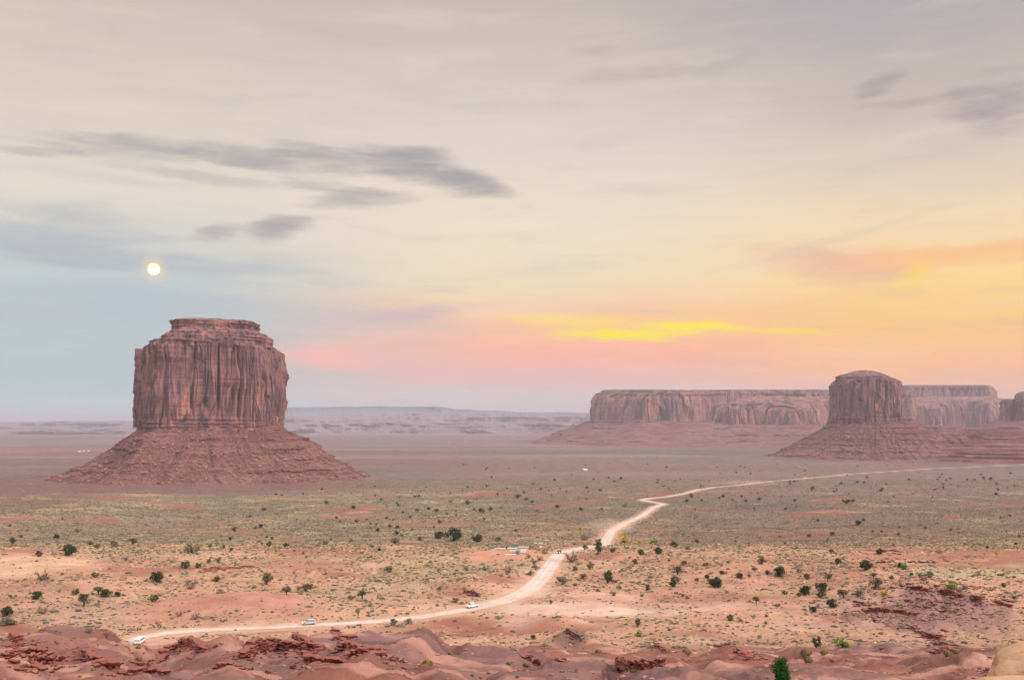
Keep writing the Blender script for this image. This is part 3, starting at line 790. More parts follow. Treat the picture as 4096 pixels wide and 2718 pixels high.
def massif(name, label, cat, foot, levels, fs, famp, seed, mat=M_MESA, n=900, dz=5.0, tal=None, parent=None, round_=0.0, fadef=None):
    """mesa from its outline on the ground: foot = [(u, Y), ...] closed; levels = [(v_at_Yref, inset m)] ; tal = [(z, outset m)]"""
    pts = [(px(u, Y), Y) for u, Y in foot]
    L = polyloop(pts, n); N = outward(L)
    Yr = min(Y for u, Y in foot)
    root = parent or empty(name, (0, 0, 0))
    if label: tag(root, label, cat)
    zs = [pz(v, Yr) for v, i in levels]
    if tal:
        lv = [(z, L + N * o) for z, o in tal] + [(zs[0] + 15, L - N * 10)]
        sc_ = Yr / 2750
        def dt(X, Y, Z, a):
            q = (Z + 12 * fbm(X / 200, Y / 200, oct=3, seed=seed + 9)) / 50; fr = q - np.floor(q)
            led = sstep(perlin(X / 300, Y / 300, Z / 60, seed + 4), .05, .3) * sstep(fr, .5, .58) * (1 - sstep(fr, .58, 1))
            return 26 * fbm(X / 210, Y / 210, Z / 200, 4, seed + 1) + 8 * fbm(X / 45, Y / 45, Z / 40, 3, seed + 6) + 26 * led, 5 * fbm(X / 30, Y / 30, oct=2, seed=seed + 7)
        V, f, C, a_, b_ = loft(lv, dz * 1.4, dt)
        make_mesh('talus_slope', V, f, M_TALUS, root, cols=C)
    cc0 = (L.max(0) + L.min(0)) / 2; hf = (L.max(0) - L.min(0)) / 2
    lv = [(zs[0] - 30, L)] + [(z, cc0 + (L - cc0) * (1 - np.minimum(ins / hf, .85))) for z, (v, ins) in zip(zs, levels)]
    H = zs[-1] - zs[0]
    def dc(X, Y, Z, a):
        h = (Z - zs[0]) / H
        return flutes(X, Y, Z, fs, famp, seed + 11) * (1 - sstep(h, .80, .95) * .75) + bedding(X, Y, Z, fs / 6, fs / 13, seed + 20) * (.3 + sstep(h, .8, .92)), (np.clip(Y / Yr, 1, 1.3) - 1) * (H + 40) * np.clip(h, 0, 1) + round_ * fbm(X / 300, Y / 300, oct=3, seed=seed + 3)
    def cc(X, Y, Z, a):
        h = (Z - zs[0]) / H; b = perlin(X / 2000, Y / 2000, Z / 12, seed + 22)
        v = 1 - (.18 if round_ == 0 else 0) * sstep(h, .82, .9) * sstep(b, -.2, .2) + .05 * b; e = sstep(h, .8, .9) * (1 if round_ == 0 else 0)
        return np.stack([v * (1 - .16 * e), v * (1 - .04 * e), v * (1 - .06 * e)], 1)
    V, f, C, a_, b_ = loft(lv, dz, dc, cc)
    # top: shrink in rings towards the middle line
    c0 = V[-b_:]; V = list(V); 
    top = np.array(c0); ctr = top.mean(0)
    rings = [ctr + (top - ctr) * t + np.array([0, 0, 3]) for t in (.9, .6, .25)]
    for r in rings: r[:, 2] += 2.5 * perlin(r[:, 0] / 60, r[:, 1] / 60, seed=seed + 40)
    VV = np.vstack([np.array(V)] + rings); CC = np.vstack([C] + [C[-b_:]] * 3)
    nr2 = a_ + 3
    V, f, C = closed(VV, [grid_faces(nr2, b_)], CC, nr2, b_)
    make_mesh('cliff', V, f, mat, root, cols=C)
    return root

# long mesa behind, between the two buttes
m1 = massif('mesa', 'long flat topped sandstone mesa in the middle distance, running behind the nearer right butte', 'mesa',
       [(1357, 8500), (1372, 8150), (1400, 7950), (1440, 7800), (1490, 7550), (1503, 7600), (1520, 7760), (1560, 7760), (1600, 7820), (1640, 7950), (1668, 8150), (1690, 8500), (1760, 8600), (2060, 8700), (2060, 11200), (1700, 11500), (1500, 10600), (1400, 9400)],
       [(974, 0), (966, 16), (940, 24), (922, 34), (912, 60), (908, 66), (904, 110), (901, 116), (899, 140)], 95, 30, 260, n=2600, dz=6.0,
       tal=[(-165, 560), (-120, 420), (-60, 260), (-10, 120)])
# lower rounded shoulders in front of its right half
massif('x', None, None, [(1640, 8000), (1700, 7900), (1760, 8000), (1800, 7950), (1850, 7850), (1895, 7900), (1915, 8300), (2000, 9000), (1700, 9000)],
       [(982, 0), (965, 10), (945, 22), (934, 60), (928, 130), (922, 240), (917, 380)], 90, 24, 300, n=1600, dz=6.0, parent=m1, round_=16,
       tal=[(-160, 520), (-110, 330), (-50, 150)])
m2 = massif('mesa', 'hazy flat topped mesa farthest right, rising behind the rounded sandstone domes', 'mesa',
       [(2040, 12500), (2090, 11900), (2150, 11800), (2200, 12050), (2292, 11700), (2303, 12100), (2300, 12900), (2050, 13500)],
       [(960, 0), (925, 20), (902, 34), (892, 60), (889, 90), (887.5, 130)], 110, 26, 340, n=1500, dz=9)
m3 = massif('sandstone_dome', 'low rounded sandstone domes behind and right of the nearer right butte', 'rock dome',
       [(2070, 9300), (2110, 9150), (2160, 9000), (2190, 9100), (2230, 9350), (2290, 9100), (2345, 9300), (2345, 10400), (2070, 10600)],
       [(985, 0), (960, 14), (942, 34), (932, 80), (925, 150), (919, 260), (916, 380)], 100, 26, 380, n=1400, dz=7, round_=10,
       tal=[(-160, 420), (-90, 200)])
m3b = massif('sandstone_dome', 'pink sandstone fin peeking out just behind the right edge of the nearer right butte', 'rock dome',
       [(2040, 8000), (2080, 7800), (2100, 7750), (2111, 7900), (2114, 8200), (2090, 8600), (2040, 8600)],
       [(985, 0), (950, 8), (925, 14), (912, 40), (905, 70), (901, 100)], 60, 14, 420, n=700, dz=5,
       tal=[(-160, 300), (-90, 150)])
m4 = massif('butte', 'pair of rounded rock towers cut off by the right edge of the picture', 'butte',
       [(2304, 6300), (2312, 6150), (2330, 6120), (2338, 6200), (2345, 6120), (2365, 6050), (2400, 6000), (2430, 6300), (2420, 6600), (2320, 6600)],
       [(972, 0), (960, 4), (940, 8), (925, 14), (921, 24)], 34, 11, 440, mat=M_CLIFF, n=900, dz=3.5, tal=[(-150, 620), (-100, 380), (-40, 190), (0, 70)])
massif('x', None, None, [(2338, 6180), (2350, 6120), (2370, 6080), (2400, 6100), (2420, 6250), (2400, 6500), (2345, 6450)],
       [(930, 0), (918, 4), (909, 16), (905, 34), (903, 60)], 34, 8, 450, mat=M_CLIFF, n=700, dz=3, parent=m4)

# stepped dark red benches running from the right butte to the picture's edge
def bench(name, label, poly, z0, z1, seed, out=60):
    pts = [(px(u, Y), Y) for u, Y in poly]; L = polyloop(pts, 1500); N = outward(L)
    lv = [(-165, L + N * out * 3), (z0, L + N * out)]; zz = z0
    while zz < z1:
        lv.append((min(z1, zz + 11), L + N * (out * (1 - (zz + 11 - z0) / (z1 - z0)) )))
        lv.append((min(z1, zz + 13), L + N * (out * (1 - (zz + 13 - z0) / (z1 - z0)) - 10))); zz += 13
    lv.append((z1 + 2, L - N * 40))
    def db(X, Y, Z, a): return 12 * fbm(X / 110, Y / 110, Z / 300, 4, seed) + 5 * fbm(X / 22, Y / 22, Z / 60, 3, seed + 3) + 3.5 * np.sign(perlin(X / 900, Y / 900, Z / 5, seed + 5)), 1.0 * fbm(X / 20, Y / 20, oct=2, seed=seed + 8)
    def cb(X, Y, Z, a):
        v = 1 - .18 * sstep(perlin(X / 500, Y / 500, Z / 7, seed + 5), -.1, .2); return np.stack([v, v * .93, v * .97], 1)
    V, f, C, a_, b_ = loft(lv, 4, db, cb); V, f, C = closed(V, f, C, a_, b_)
    o = make_mesh(name, V, f, M_TALUS, cols=C); tag(o, label, 'rock bench'); return o
bench('rock_bench', 'stepped dark red rock bench sloping down right from the foot of the right butte',
      [(2090, 4560), (2160, 4480), (2230, 4450), (2275, 4380), (2310, 4330), (2420, 4330), (2560, 4500), (2560, 5400), (2090, 5300)], -90, -22, 500, 150)
bench('rock_bench', 'lower red rock bench at the right edge above the far end of the road',
      [(2215, 4020), (2262, 3960), (2330, 3900), (2420, 3860), (2560, 3900), (2560, 4700), (2250, 4700)], -142, -100, 520, 80)

# far plateau rims, then the blue mountains
M_BLUE = plain('haze_blue_mountain', lin((92, 104, 124)), .95, .05, sc_=.0004)  # blue of the distance haze put into the base colour
def range_(name, prof, Y0, depth, seed, zfloor=-160, cliffy=True, mat=M_FAR, amp=1.0):
    us = np.linspace(prof[0][0], prof[-1][0], 1800); vs = np.interp(us, [p_[0] for p_ in prof], [p_[1] for p_ in prof])
    X = (us * DP - 512) / F * Y0
    nz = fbm(X / (Y0 * .03), 0 * X, oct=5, seed=seed); top = (HZ - (vs + .9 * amp * nz) * DP) / F * Y0
    rows = []
    if cliffy: prf = [(0, 0), (.30, .16), (.36, .52), (.44, .62), (.47, .82), (.62, .92), (.66, 1.0), (1.4, 1.0), (2.5, .8)]
    else: prf = [(0, 0), (.3, .3), (.6, .65), (.85, .9), (1.0, 1.0), (1.4, .8), (2.5, .2)]
    k0 = 0; out = []
    for a in range(len(prf) - 1):
        m_ = 9
        for i in range(m_ + (a == len(prf) - 2)):
            t = i / m_; r_ = prf[a][0] * (1 - t) + prf[a + 1][0] * t; h_ = prf[a][1] * (1 - t) + prf[a + 1][1] * t
            y = Y0 + (r_ - .66) * depth + depth * .26 * fbm(X / (Y0 * .05), r_ * .4, h_ * .8, 4, seed + 4) + depth * .045 * fbm(X / (Y0 * .006), h_ * 2, 0, 3, seed + 6)
            z = zfloor + (top - zfloor) * h_
            xx = X * (y / Y0)
            out.append(np.stack([xx, y, z], 1))
    V = np.array(out); r0, c0 = V.shape[:2]; i = np.arange(r0 * c0).reshape(r0, c0)
    o = make_mesh(name, V.reshape(-1, 3), np.stack([i[:-1, :-1], i[:-1, 1:], i[1:, 1:], i[1:, :-1]], -1).reshape(-1, 4), mat, smooth=False, cols=np.ones((r0 * c0, 3)))
    return o
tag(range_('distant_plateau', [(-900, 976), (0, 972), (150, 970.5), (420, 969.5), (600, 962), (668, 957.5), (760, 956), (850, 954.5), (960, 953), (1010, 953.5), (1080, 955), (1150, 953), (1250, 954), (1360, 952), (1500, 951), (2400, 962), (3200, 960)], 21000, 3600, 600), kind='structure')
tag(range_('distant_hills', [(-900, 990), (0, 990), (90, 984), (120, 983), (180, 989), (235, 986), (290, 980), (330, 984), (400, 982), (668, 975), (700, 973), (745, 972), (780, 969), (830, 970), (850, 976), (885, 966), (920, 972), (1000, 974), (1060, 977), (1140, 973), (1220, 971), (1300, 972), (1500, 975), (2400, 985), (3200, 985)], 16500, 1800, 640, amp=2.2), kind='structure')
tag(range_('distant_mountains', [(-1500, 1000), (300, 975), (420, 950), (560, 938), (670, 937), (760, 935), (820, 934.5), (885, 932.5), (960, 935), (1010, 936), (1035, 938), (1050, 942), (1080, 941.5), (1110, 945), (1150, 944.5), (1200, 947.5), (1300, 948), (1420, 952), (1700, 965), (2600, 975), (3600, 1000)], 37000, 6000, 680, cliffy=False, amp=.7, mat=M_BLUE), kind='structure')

# ------------------------------------------------------------------ evening haze over the whole valley
HAZE_D = 4.2e-5
m = bpy.data.materials.new('haze'); m.use_nodes = True; k = NT(m.node_tree)
for n in list(m.node_tree.nodes): m.node_tree.nodes.remove(n)
pv = k.n('ShaderNodeVolumePrincipled'); pv.inputs['Color'].default_value = (.56, .585, .72, 1); pv.inputs['Density'].default_value = HAZE_D; pv.inputs['Anisotropy'].default_value = 0.0
ho = k.n('ShaderNodeOutputMaterial'); m.node_tree.links.new(pv.outputs[0], ho.inputs['Volume'])
hx, hy0, hy1, hz0, hz1 = 120000, -100000, 120000, -190, 330
Vb = [(x, y, z) for z in (hz0, hz1) for y in (hy0, hy1) for x in (-hx, hx)]
hz = make_mesh('haze', Vb, np.array([(0, 2, 3, 1), (4, 5, 7, 6), (0, 1, 5, 4), (2, 6, 7, 3), (0, 4, 6, 2), (1, 3, 7, 5)]), m)
tag(hz, kind='stuff')

# ------------------------------------------------------------------ the moon
m, k = new_mat('moon_glow'); tcm = k.n('ShaderNodeTexCoord'); sp_ = k.n('ShaderNodeSeparateXYZ'); k.put(sp_.inputs[0], tcm.outputs['Object'])
mc = k.mix(k.smooth(k.m('ADD', sp_.outputs[2], k.m('MULTIPLY', k.noise(tcm.outputs['Object'], 3, 3), 300)), 100, 420), (1, .99, .90, 1), (1, .93, .62, 1))
em = k.n('ShaderNodeEmission'); k.put(em.inputs[0], mc); em.inputs[1].default_value = 1.15
oo = k.n('ShaderNodeOutputMaterial'); k.t.links.new(em.outputs[0], oo.inputs[0])
def sphere_arr(nu, nv):
    V = [(0, 0, 1)]; 
    for i in range(1, nv):
        for j in range(nu):
            a = pi * i / nv; b = 2 * pi * j / nu; V.append((math.sin(a) * math.cos(b), math.sin(a) * math.sin(b), math.cos(a)))
    V.append((0, 0, -1)); T = []; 
    for j in range(nu): T.append((0, 1 + j, 1 + (j + 1) % nu)); b = 1 + (nv - 2) * nu; T.append((len(V) - 1, b + (j + 1) % nu, b + j))
    Q = [(1 + i * nu + j, 1 + (i + 1) * nu + j, 1 + (i + 1) * nu + (j + 1) % nu, 1 + i * nu + (j + 1) % nu) for i in range(nv - 2) for j in range(nu)]
    return np.array(V, float), np.array(T), np.array(Q)
sv, st_, sq = sphere_arr(48, 24); MD = 200000
mo = make_mesh('moon', sv * (6.0 / F * MD), [st_, sq], m, smooth=True)
mo.location = ((153.8 - 512) / F * MD, MD, (HZ - 268.6) / F * MD)
tag(mo, 'bright pale yellow full moon low in the sky over the left butte', 'moon')

# ------------------------------------------------------------------ scattered low scrub (uncountable)
m, k = new_mat('scrub_foliage'); M_SCRUB = m
a_c = k.n('ShaderNodeAttribute', attribute_name='Col'); gp = k.n('ShaderNodeNewGeometry')
nn = k.noise(gp.outputs['Position'], 3.0, 3)
finish(m, k, k.mix(k.smooth(nn, .35, .65, 0, .6), a_c.outputs['Color'], k.mix(1.0, a_c.outputs['Color'], (.6, .62, .6, 1), 'MULTIPLY')), .95, spec=.05)
def dome(nu, nv, seed):
    r_ = np.random.default_rng(seed); V = []
    for i in range(nv):
        a = (i / nv) * pi / 2
        for j in range(nu):
            b = 2 * pi * (j + .5 * (i % 2)) / nu; q = 1 + r_.uniform(-.32, .28)
            V.append((math.cos(a) * math.cos(b) * q, math.cos(a) * math.sin(b) * q, max(-.1, math.sin(a) * q * .9) - (.15 if i == 0 else 0)))
    V.append((r_.uniform(-.2, .2), r_.uniform(-.2, .2), r_.uniform(.75, 1.0))); T = []
    for i in range(nv - 1):
        for j in range(nu):
            p0 = i * nu + j; p1 = i * nu + (j + 1) % nu; q0 = p0 + nu; q1 = p1 + nu
            T += [(p0, p1, q0), (p1, q1, q0)]
    for j in range(nu): T.append(((nv - 1) * nu + j, (nv - 1) * nu + (j + 1) % nu, len(V) - 1))
    return np.array(V), np.array(T)
TUFT = [np.array(lin(c)) for c in ((104, 100, 88), (118, 112, 94), (98, 92, 82), (128, 116, 98), (142, 130, 104), (116, 102, 92), (160, 146, 114))]
def scatter(d0, d1, per_m2, size, protos, name_seed, wclump=28, th=-.15):
    r_ = np.random.default_rng(name_seed)
    area = (d1 * d1 - d0 * d0) * math.tan(.60)
    n = int(area * per_m2)
    d = np.sqrt(r_.uniform(d0 * d0, d1 * d1, n)); x = d * r_.uniform(-math.tan(.60), math.tan(.60), n)
    _, den = ground_colour(x, d)
    cl = fbm(x / wclump, d / wclump, oct=3, seed=61)
    keep = r_.uniform(0, 1, n) < den * (.35 + .65 * sstep(cl, th - .25, th + .3))
    x, d = x[keep], d[keep]; D, J = road_dist(x, d); ok = D > RP[J, 2] + 1.0; x, d = x[ok], d[ok]
    z = height(x, d); n = len(x)
    pi_ = r_.integers(0, len(protos), n); VV = []; FF = []; CC = []; off = 0
    tone = perlin(x / 120, d / 90, seed=63)
    for q, (pv, pt) in enumerate(protos):
        s_ = np.nonzero(pi_ == q)[0]; m_ = len(s_)
        if not m_: continue
        a = r_.uniform(0, 2 * pi, m_); s = size * np.minimum(np.exp(r_.normal(0, .45, m_)), 1.75); st = r_.uniform(.7, 1.5, m_); h = r_.uniform(.45, .85, m_)
        X = (pv[None, :, 0] * np.cos(a)[:, None] - pv[None, :, 1] * np.sin(a)[:, None]) * (s * st)[:, None] + x[s_][:, None]
        Y = (pv[None, :, 0] * np.sin(a)[:, None] + pv[None, :, 1] * np.cos(a)[:, None]) * s[:, None] + d[s_][:, None]
        Z = pv[None, :, 2] * (s * h)[:, None] + z[s_][:, None]
        VV.append(np.stack([X, Y, Z], -1).reshape(-1, 3))
        FF.append((pt[None] + (np.arange(m_) * len(pv))[:, None, None] + off).reshape(-1, 3)); off += m_ * len(pv)
        ci = np.clip((r_.normal(2.4, 1.8, m_) + tone[s_] * 3.0), 0, 6).astype(int)
        c = np.array(TUFT)[ci] * r_.uniform(.65, 1.05, m_)[:, None]
        top = .8 + .3 * np.clip(pv[:, 2], 0, 1)
        CC.append((c[:, None, :] * np.ones_like(top)[None, :, None]).reshape(-1, 3))
    return np.vstack(VV), np.vstack(FF), np.vstack(CC)
near_p = [dome(7, 3, i) for i in range(6)]; far_p = [dome(5, 2, 20 + i) for i in range(4)]; tiny_p = [dome(5, 1, 40 + i) for i in range(5)]
parts_ = [scatter(268, 430, .34, .36, near_p, 1, 22, .0), scatter(430, 640, .30, .46, near_p, 2, 30, -.05), scatter(280, 640, .030, .72, near_p, 7, 24, .1), scatter(640, 1050, .34, .62, tiny_p, 3, 40, -.35), scatter(640, 1400, .02, 1.0, far_p, 6, 30, .2), scatter(1050, 1700, .13, .88, tiny_p, 4, 60, -.35), scatter(1700, 2700, .022, 1.4, tiny_p, 5, 90)]
off = 0; VV = []; FF = []; CC = []
for v_, f_, c_ in parts_: VV.append(v_); FF.append(f_ + off); CC.append(c_); off += len(v_)
so = make_mesh('sagebrush_scrub', np.vstack(VV), np.vstack(FF), M_SCRUB, cols=np.vstack(CC)); tag(so, kind='stuff')
print('scrub faces', sum(len(f) for f in FF))

TUFT = [np.array(lin(c)) for c in ((186, 158, 118), (196, 170, 130), (176, 152, 118), (160, 148, 112), (200, 176, 138), (170, 150, 126), (188, 166, 120))]
gv = [scatter(270, 430, .40, .30, far_p, 11, 18, .05), scatter(430, 700, .26, .45, far_p, 12, 24, .05)]
o = make_mesh('dry_grass', np.vstack([gv[0][0], gv[1][0]]), np.vstack([gv[0][1], gv[1][1] + len(gv[0][0])]), M_SCRUB, cols=np.vstack([gv[0][2], gv[1][2]])); tag(o, kind='stuff')

# ------------------------------------------------------------------ rocks
def chunk(seed, sub=3, jag=.22, flat=1.0, boxy=3.2):
    """an angular lump: a cube grid pushed towards a rounded box, then broken by noise"""
    r_ = np.random.default_rng(seed); n = sub + 1; V = {}; Q = []
    def vid(p):
        kk = tuple(np.round(p, 4)); return V.setdefault(kk, len(V))
    for ax in range(3):
        for sg in (-1, 1):
            for i in range(sub):
                for j in range(sub):
                    q = []
                    for (a, b) in ((i, j), (i + 1, j), (i + 1, j + 1), (i, j + 1)):
                        p = [0, 0, 0]; p[ax] = sg; p[(ax + 1) % 3] = -1 + 2 * a / sub; p[(ax + 2) % 3] = -1 + 2 * b / sub; q.append(vid(p))
                    Q.append(q if sg > 0 else q[::-1])
    P = np.array(list(V.keys())); L = (np.abs(P) ** boxy).sum(1) ** (1 / boxy); P = P / L[:, None]
    P *= 1 + jag * perlin(P[:, 0] * 1.3, P[:, 1] * 1.3, P[:, 2] * 1.3 + seed * 3.1, seed % 40)[:, None] * 1.6
    P += r_.normal(0, jag * (.12 if sub < 10 else .02), P.shape); P[:, 2] *= flat
    return P, np.array(Q)
CH = [chunk(i, 3, .20, 1, 4.5) for i in range(8)]
SMALL = [chunk(30 + i, 2, .25, 1, 3.5) for i in range(6)]
def place_chunks(items, protos):
    VV = []; FF = []; off = 0
    for (x, y, z, sx, sy, sz, a, tx_, q) in items:
        P, Q = protos[q % len(protos)]; p = P * np.array([sx, sy, sz])
        ct, st = math.cos(tx_), math.sin(tx_); p = np.stack([p[:, 0], p[:, 1] * ct - p[:, 2] * st, p[:, 1] * st + p[:, 2] * ct], 1)
        ca, sa = math.cos(a), math.sin(a); p = np.stack([p[:, 0] * ca - p[:, 1] * sa + x, p[:, 0] * sa + p[:, 1] * ca + y, p[:, 2] + z], 1)
        VV.append(p); FF.append(Q + off); off += len(p)
    return np.vstack(VV), np.vstack(FF)
def ledge(label, pts, thick, mat, name='rock_ledge', cat='rock ledge', width=3.0, group=None, seed=0, course=.42, debris=8, over=.5, gaps=.12):
    """a broken layered ledge along the line pts (u, v); thick in picture pixels"""
    r_ = random.Random(seed * 13 + 5)
    W = [at(u, v) for u, v in pts]; W = np.array(W)
    s = np.concatenate([[0], np.cumsum(np.hypot(*np.diff(W[:, :2], axis=0).T))]); Lm = s[-1]
    H = 1.5 * thick / F * W[:, 1].mean(); nco = max(2 if H > .5 else 1, int(round(H / course))); ch = H / nco
    items = []; t = 0
    for cidx in range(nco):
        t = -r_.uniform(0, 1.5); jit = r_.uniform(-.4, .4)
        while t < Lm:
            bw = r_.choice((.35, .5, .7, .9, 1.2, 1.7, 2.4)) * r_.uniform(.8, 1.2) * (ch / .42) ** .4; tc_ = min(max(t + bw / 2, 0), Lm); t += bw * r_.uniform(.78, 1.0)
            if 0 < cidx and r_.random() < gaps: continue
            fr = tc_ / max(Lm, .01); endf = min(fr, 1 - fr) * 5
            if cidx > 0 and r_.random() > endf + .5: continue
            x = np.interp(tc_, s, W[:, 0]); y = np.interp(tc_, s, W[:, 1]); zg = np.interp(tc_, s, W[:, 2])
            zc = zg - H * .20 + .35 * ch * math.sin(tc_ * .8 + seed) + (cidx + .5) * ch
            out = -(cidx * .12) * over + r_.uniform(-.35, .35) + jit * .5 + (.35 if cidx == nco - 1 else 0)
            i0 = min(len(W) - 2, int(np.searchsorted(s, tc_) - 1)); i0 = max(0, i0)
            ang = math.atan2(W[i0 + 1, 1] - W[i0, 1], W[i0 + 1, 0] - W[i0, 0])
            dp = (width if cidx < nco - 1 else width * .8) * r_.uniform(.6, 1.0); w2 = .62 if cidx == 0 else .54
            items.append((x, y + dp * .8 - out, zc + r_.uniform(-.1, .1) * ch, bw * w2, dp, ch * r_.uniform(.46, .66), ang * .8 + r_.uniform(-.2, .2), r_.uniform(-.02, .14), r_.randrange(8)))
    for _ in range(debris):
        tc_ = r_.uniform(0, Lm); x = np.interp(tc_, s, W[:, 0]) + r_.uniform(-2, 2); y = np.interp(tc_, s, W[:, 1]) - r_.uniform(1, 3 + 3 * H)
        q = r_.uniform(.18, .6); items.append((x, y, float(height(x, y)[0]) + q * .25, q * 1.3, q, q * .6, r_.uniform(0, 6), r_.uniform(-.3, .3), r_.randrange(8)))
    V, Q = place_chunks(items, CH)
    o = make_mesh(name, V, Q, mat); c0 = V.mean(0); o.data.transform(Matrix.Translation(Vector(-c0))); o.location = c0
    tag(o, label, cat, group); return o
LED = [
 ('broken dark red rock ledge on the far left of the near slope', [(5, 658), (18, 655.5), (31, 656), (45.5, 662.5)], 7, 'R'),
 ('ragged dark red ledge in the bottom left corner, below another ledge', [(29, 674), (43, 669.5), (52, 672)], 8, 'R'),
 ('narrow dark red rib of rock at the left end of the near crest', [(11, 636), (15, 642), (20, 645)], 4, 'R'),
 ('dark red ledge stepping down diagonally below the left crest', [(84, 650), (87, 657), (95, 663), (107, 666), (108, 673), (122, 677)], 6, 'R'),
 ('small dark red rocks on the slope right below the parked van', [(161, 651), (170, 648), (178, 645)], 4, 'R'),
 ('dark red overhanging rock face at the notch right of the van', [(177, 646), (184, 644.5), (192, 645), (199, 648), (202, 652)], 6, 'R'),
 ('dark red block wall at the very bottom, left of centre', [(133, 676), (148, 674.5), (163, 676)], 7, 'R'),
 ('line of reddish slabs climbing from the bottom wall to the notch', [(141, 668), (152, 664), (165, 658)], 4, 'R'),
 ('dark broken rocks at the left foot of the long red ledge', [(243, 661), (250, 655)], 7, 'R'),
 ('dark split slabs near the bottom edge under the long red ledge', [(215, 677.5), (226, 672), (237, 673)], 4, 'R'),
 ('long layered dark red rock ledge in the middle of the near slope', [(249, 654), (262, 651), (277, 649.5), (292, 649), (303, 651), (314, 655.5)], 9, 'R'),
 ('dark red ledge continuing down right from the long layered ledge', [(306, 661.5), (320, 665.5), (333, 669), (347, 672)], 6, 'R'),
 ('overhanging rock shelf with a black hollow behind the long ledge', [(338, 651.5), (347, 649), (360, 651.5), (377, 654)], 5.5, 'R'),
 ('thin broken shelf of rock running right from the overhanging shelf', [(378, 654.5), (390, 656.5), (400, 659)], 2, 'P'),
 ('thin ragged dark ledge across the foot of the purple mound', [(294, 636), (305, 641), (314, 646.5), (326, 650)], 3, 'R'),
 ('big square dark red blocks at the bottom edge, centre left', [(348, 673), (358, 670), (369, 672), (380, 676)], 11, 'R'),
 ('low pinkish blocks at the bottom edge beside the square blocks', [(381, 677), (394, 674), (404, 676)], 7, 'R'),
 ('small dark rock sticking out of the top right of the purple mound', [(333, 631), (338, 631.5)], 2.4, 'R'),
 ('tiny dark rocks right of the purple mound by the sandy flat', [(343, 638.5), (348, 639)], 2, 'R'),
 ('dark red ledge on the near slope right of centre, at the bottom', [(620, 666), (634, 670), (648, 671.5), (663, 677)], 9, 'R'),
 ('purple grey rocks down the spine of the shrubby centre mound', [(568, 632), (575, 636), (583, 641)], 4, 'P'),
 ('short row of dark stones at the end of the grey shrub patch', [(657, 646), (663, 650), (667, 653)], 3, 'R'),
 ('small red rocks between two pale bushes right of centre', [(739, 651), (744, 654), (747, 656.5)], 3.4, 'R'),
 ('tilted flat slabs lying in the grey shrub patch', [(714, 646.5), (722, 647), (729, 645)], 2.4, 'P'),
 ('thin red ledge capping the top of the purple ridge on the right', [(910, 589), (920, 590), (929.5, 592)], 3.6, 'R2'),
 ('jumbled thin red slabs right of the top of the purple ridge', [(941, 594), (951, 595), (960.6, 598)], 4, 'R2'),
 ('upright dark red block on the skyline of the purple ridge', [(972.5, 601), (982.5, 602)], 5, 'R2'),
 ('slanting thin slabs at the far right of the purple ridge', [(996, 602), (1003, 604), (1010, 607)], 2.4, 'R2'),
 ('pale topped rock sticking out at the left end of the purple ridge', [(854.5, 602), (865, 605)], 2.2, 'P'),
 ('brick like ledge halfway down the left of the purple ridge', [(866, 611.5), (878, 612), (890, 612.5)], 4, 'R2'),
 ('second thin ledge right of the brick like one on the purple ridge', [(894, 612), (903, 613), (913, 615)], 3, 'R2'),
 ('short dark ledge in the middle of the purple ridge', [(944.6, 610.5), (957, 612)], 1.6, 'R2'),
 ('stepped thin ledge low on the front of the purple ridge', [(912, 629), (922, 633), (932, 635), (940, 637)], 2.6, 'P'),
 ('dark red rock wall with a sharp right corner low on the purple ridge', [(922.7, 638), (933, 638.5), (943, 639.5)], 4.4, 'R'),
 ('dark red ledge at the lowest foot of the purple ridge', [(934.5, 651), (944, 651), (953, 652)], 4, 'R'),
 ('layered slabs between the two dark walls of the purple ridge', [(932, 644), (945, 645), (965, 647)], 2.4, 'P'),
 ('thin dark red scarp on the far right flats, left piece', [(874.7, 562), (886, 562), (896, 562)], 1.5, 'R2'),
 ('thin dark red scarp on the far right flats, right piece', [(910, 562.3), (921, 562), (934, 562.5)], 1.4, 'R2'),
 ('thin dark red scarp highest on the right flats', [(883, 551.5), (893, 551), (902, 552)], 1.5, 'R2'),
 ('thin red scarp nearest the right edge of the flats', [(997.7, 575), (1007, 576), (1016, 577)], 1.3, 'R2'),
 ('short red scarp left of the one nearest the right edge', [(975.8, 574.5), (987, 575.5)], 1.1, 'R2'),
 ('dark red rock layers beside the road where it turns uphill', [(464, 593), (472, 594), (480, 597)], 3.4, 'P'),
 ('eroded red earth bank on the left plain, wide part', [(199, 572), (208, 571), (222, 569)], 3.6, 'E'),
 ('eroded red earth bank on the left plain, thin right part', [(222, 569), (240, 567), (256, 566.5)], 2.0, 'E'),
]
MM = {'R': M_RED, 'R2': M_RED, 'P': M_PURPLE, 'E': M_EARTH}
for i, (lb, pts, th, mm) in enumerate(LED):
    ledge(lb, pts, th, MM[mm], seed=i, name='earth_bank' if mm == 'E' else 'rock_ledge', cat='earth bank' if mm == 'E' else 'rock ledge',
          width=.7 if mm in ('P', 'R2', 'E') else 1.0, debris=0, gaps=.05 if mm == 'E' else .12)

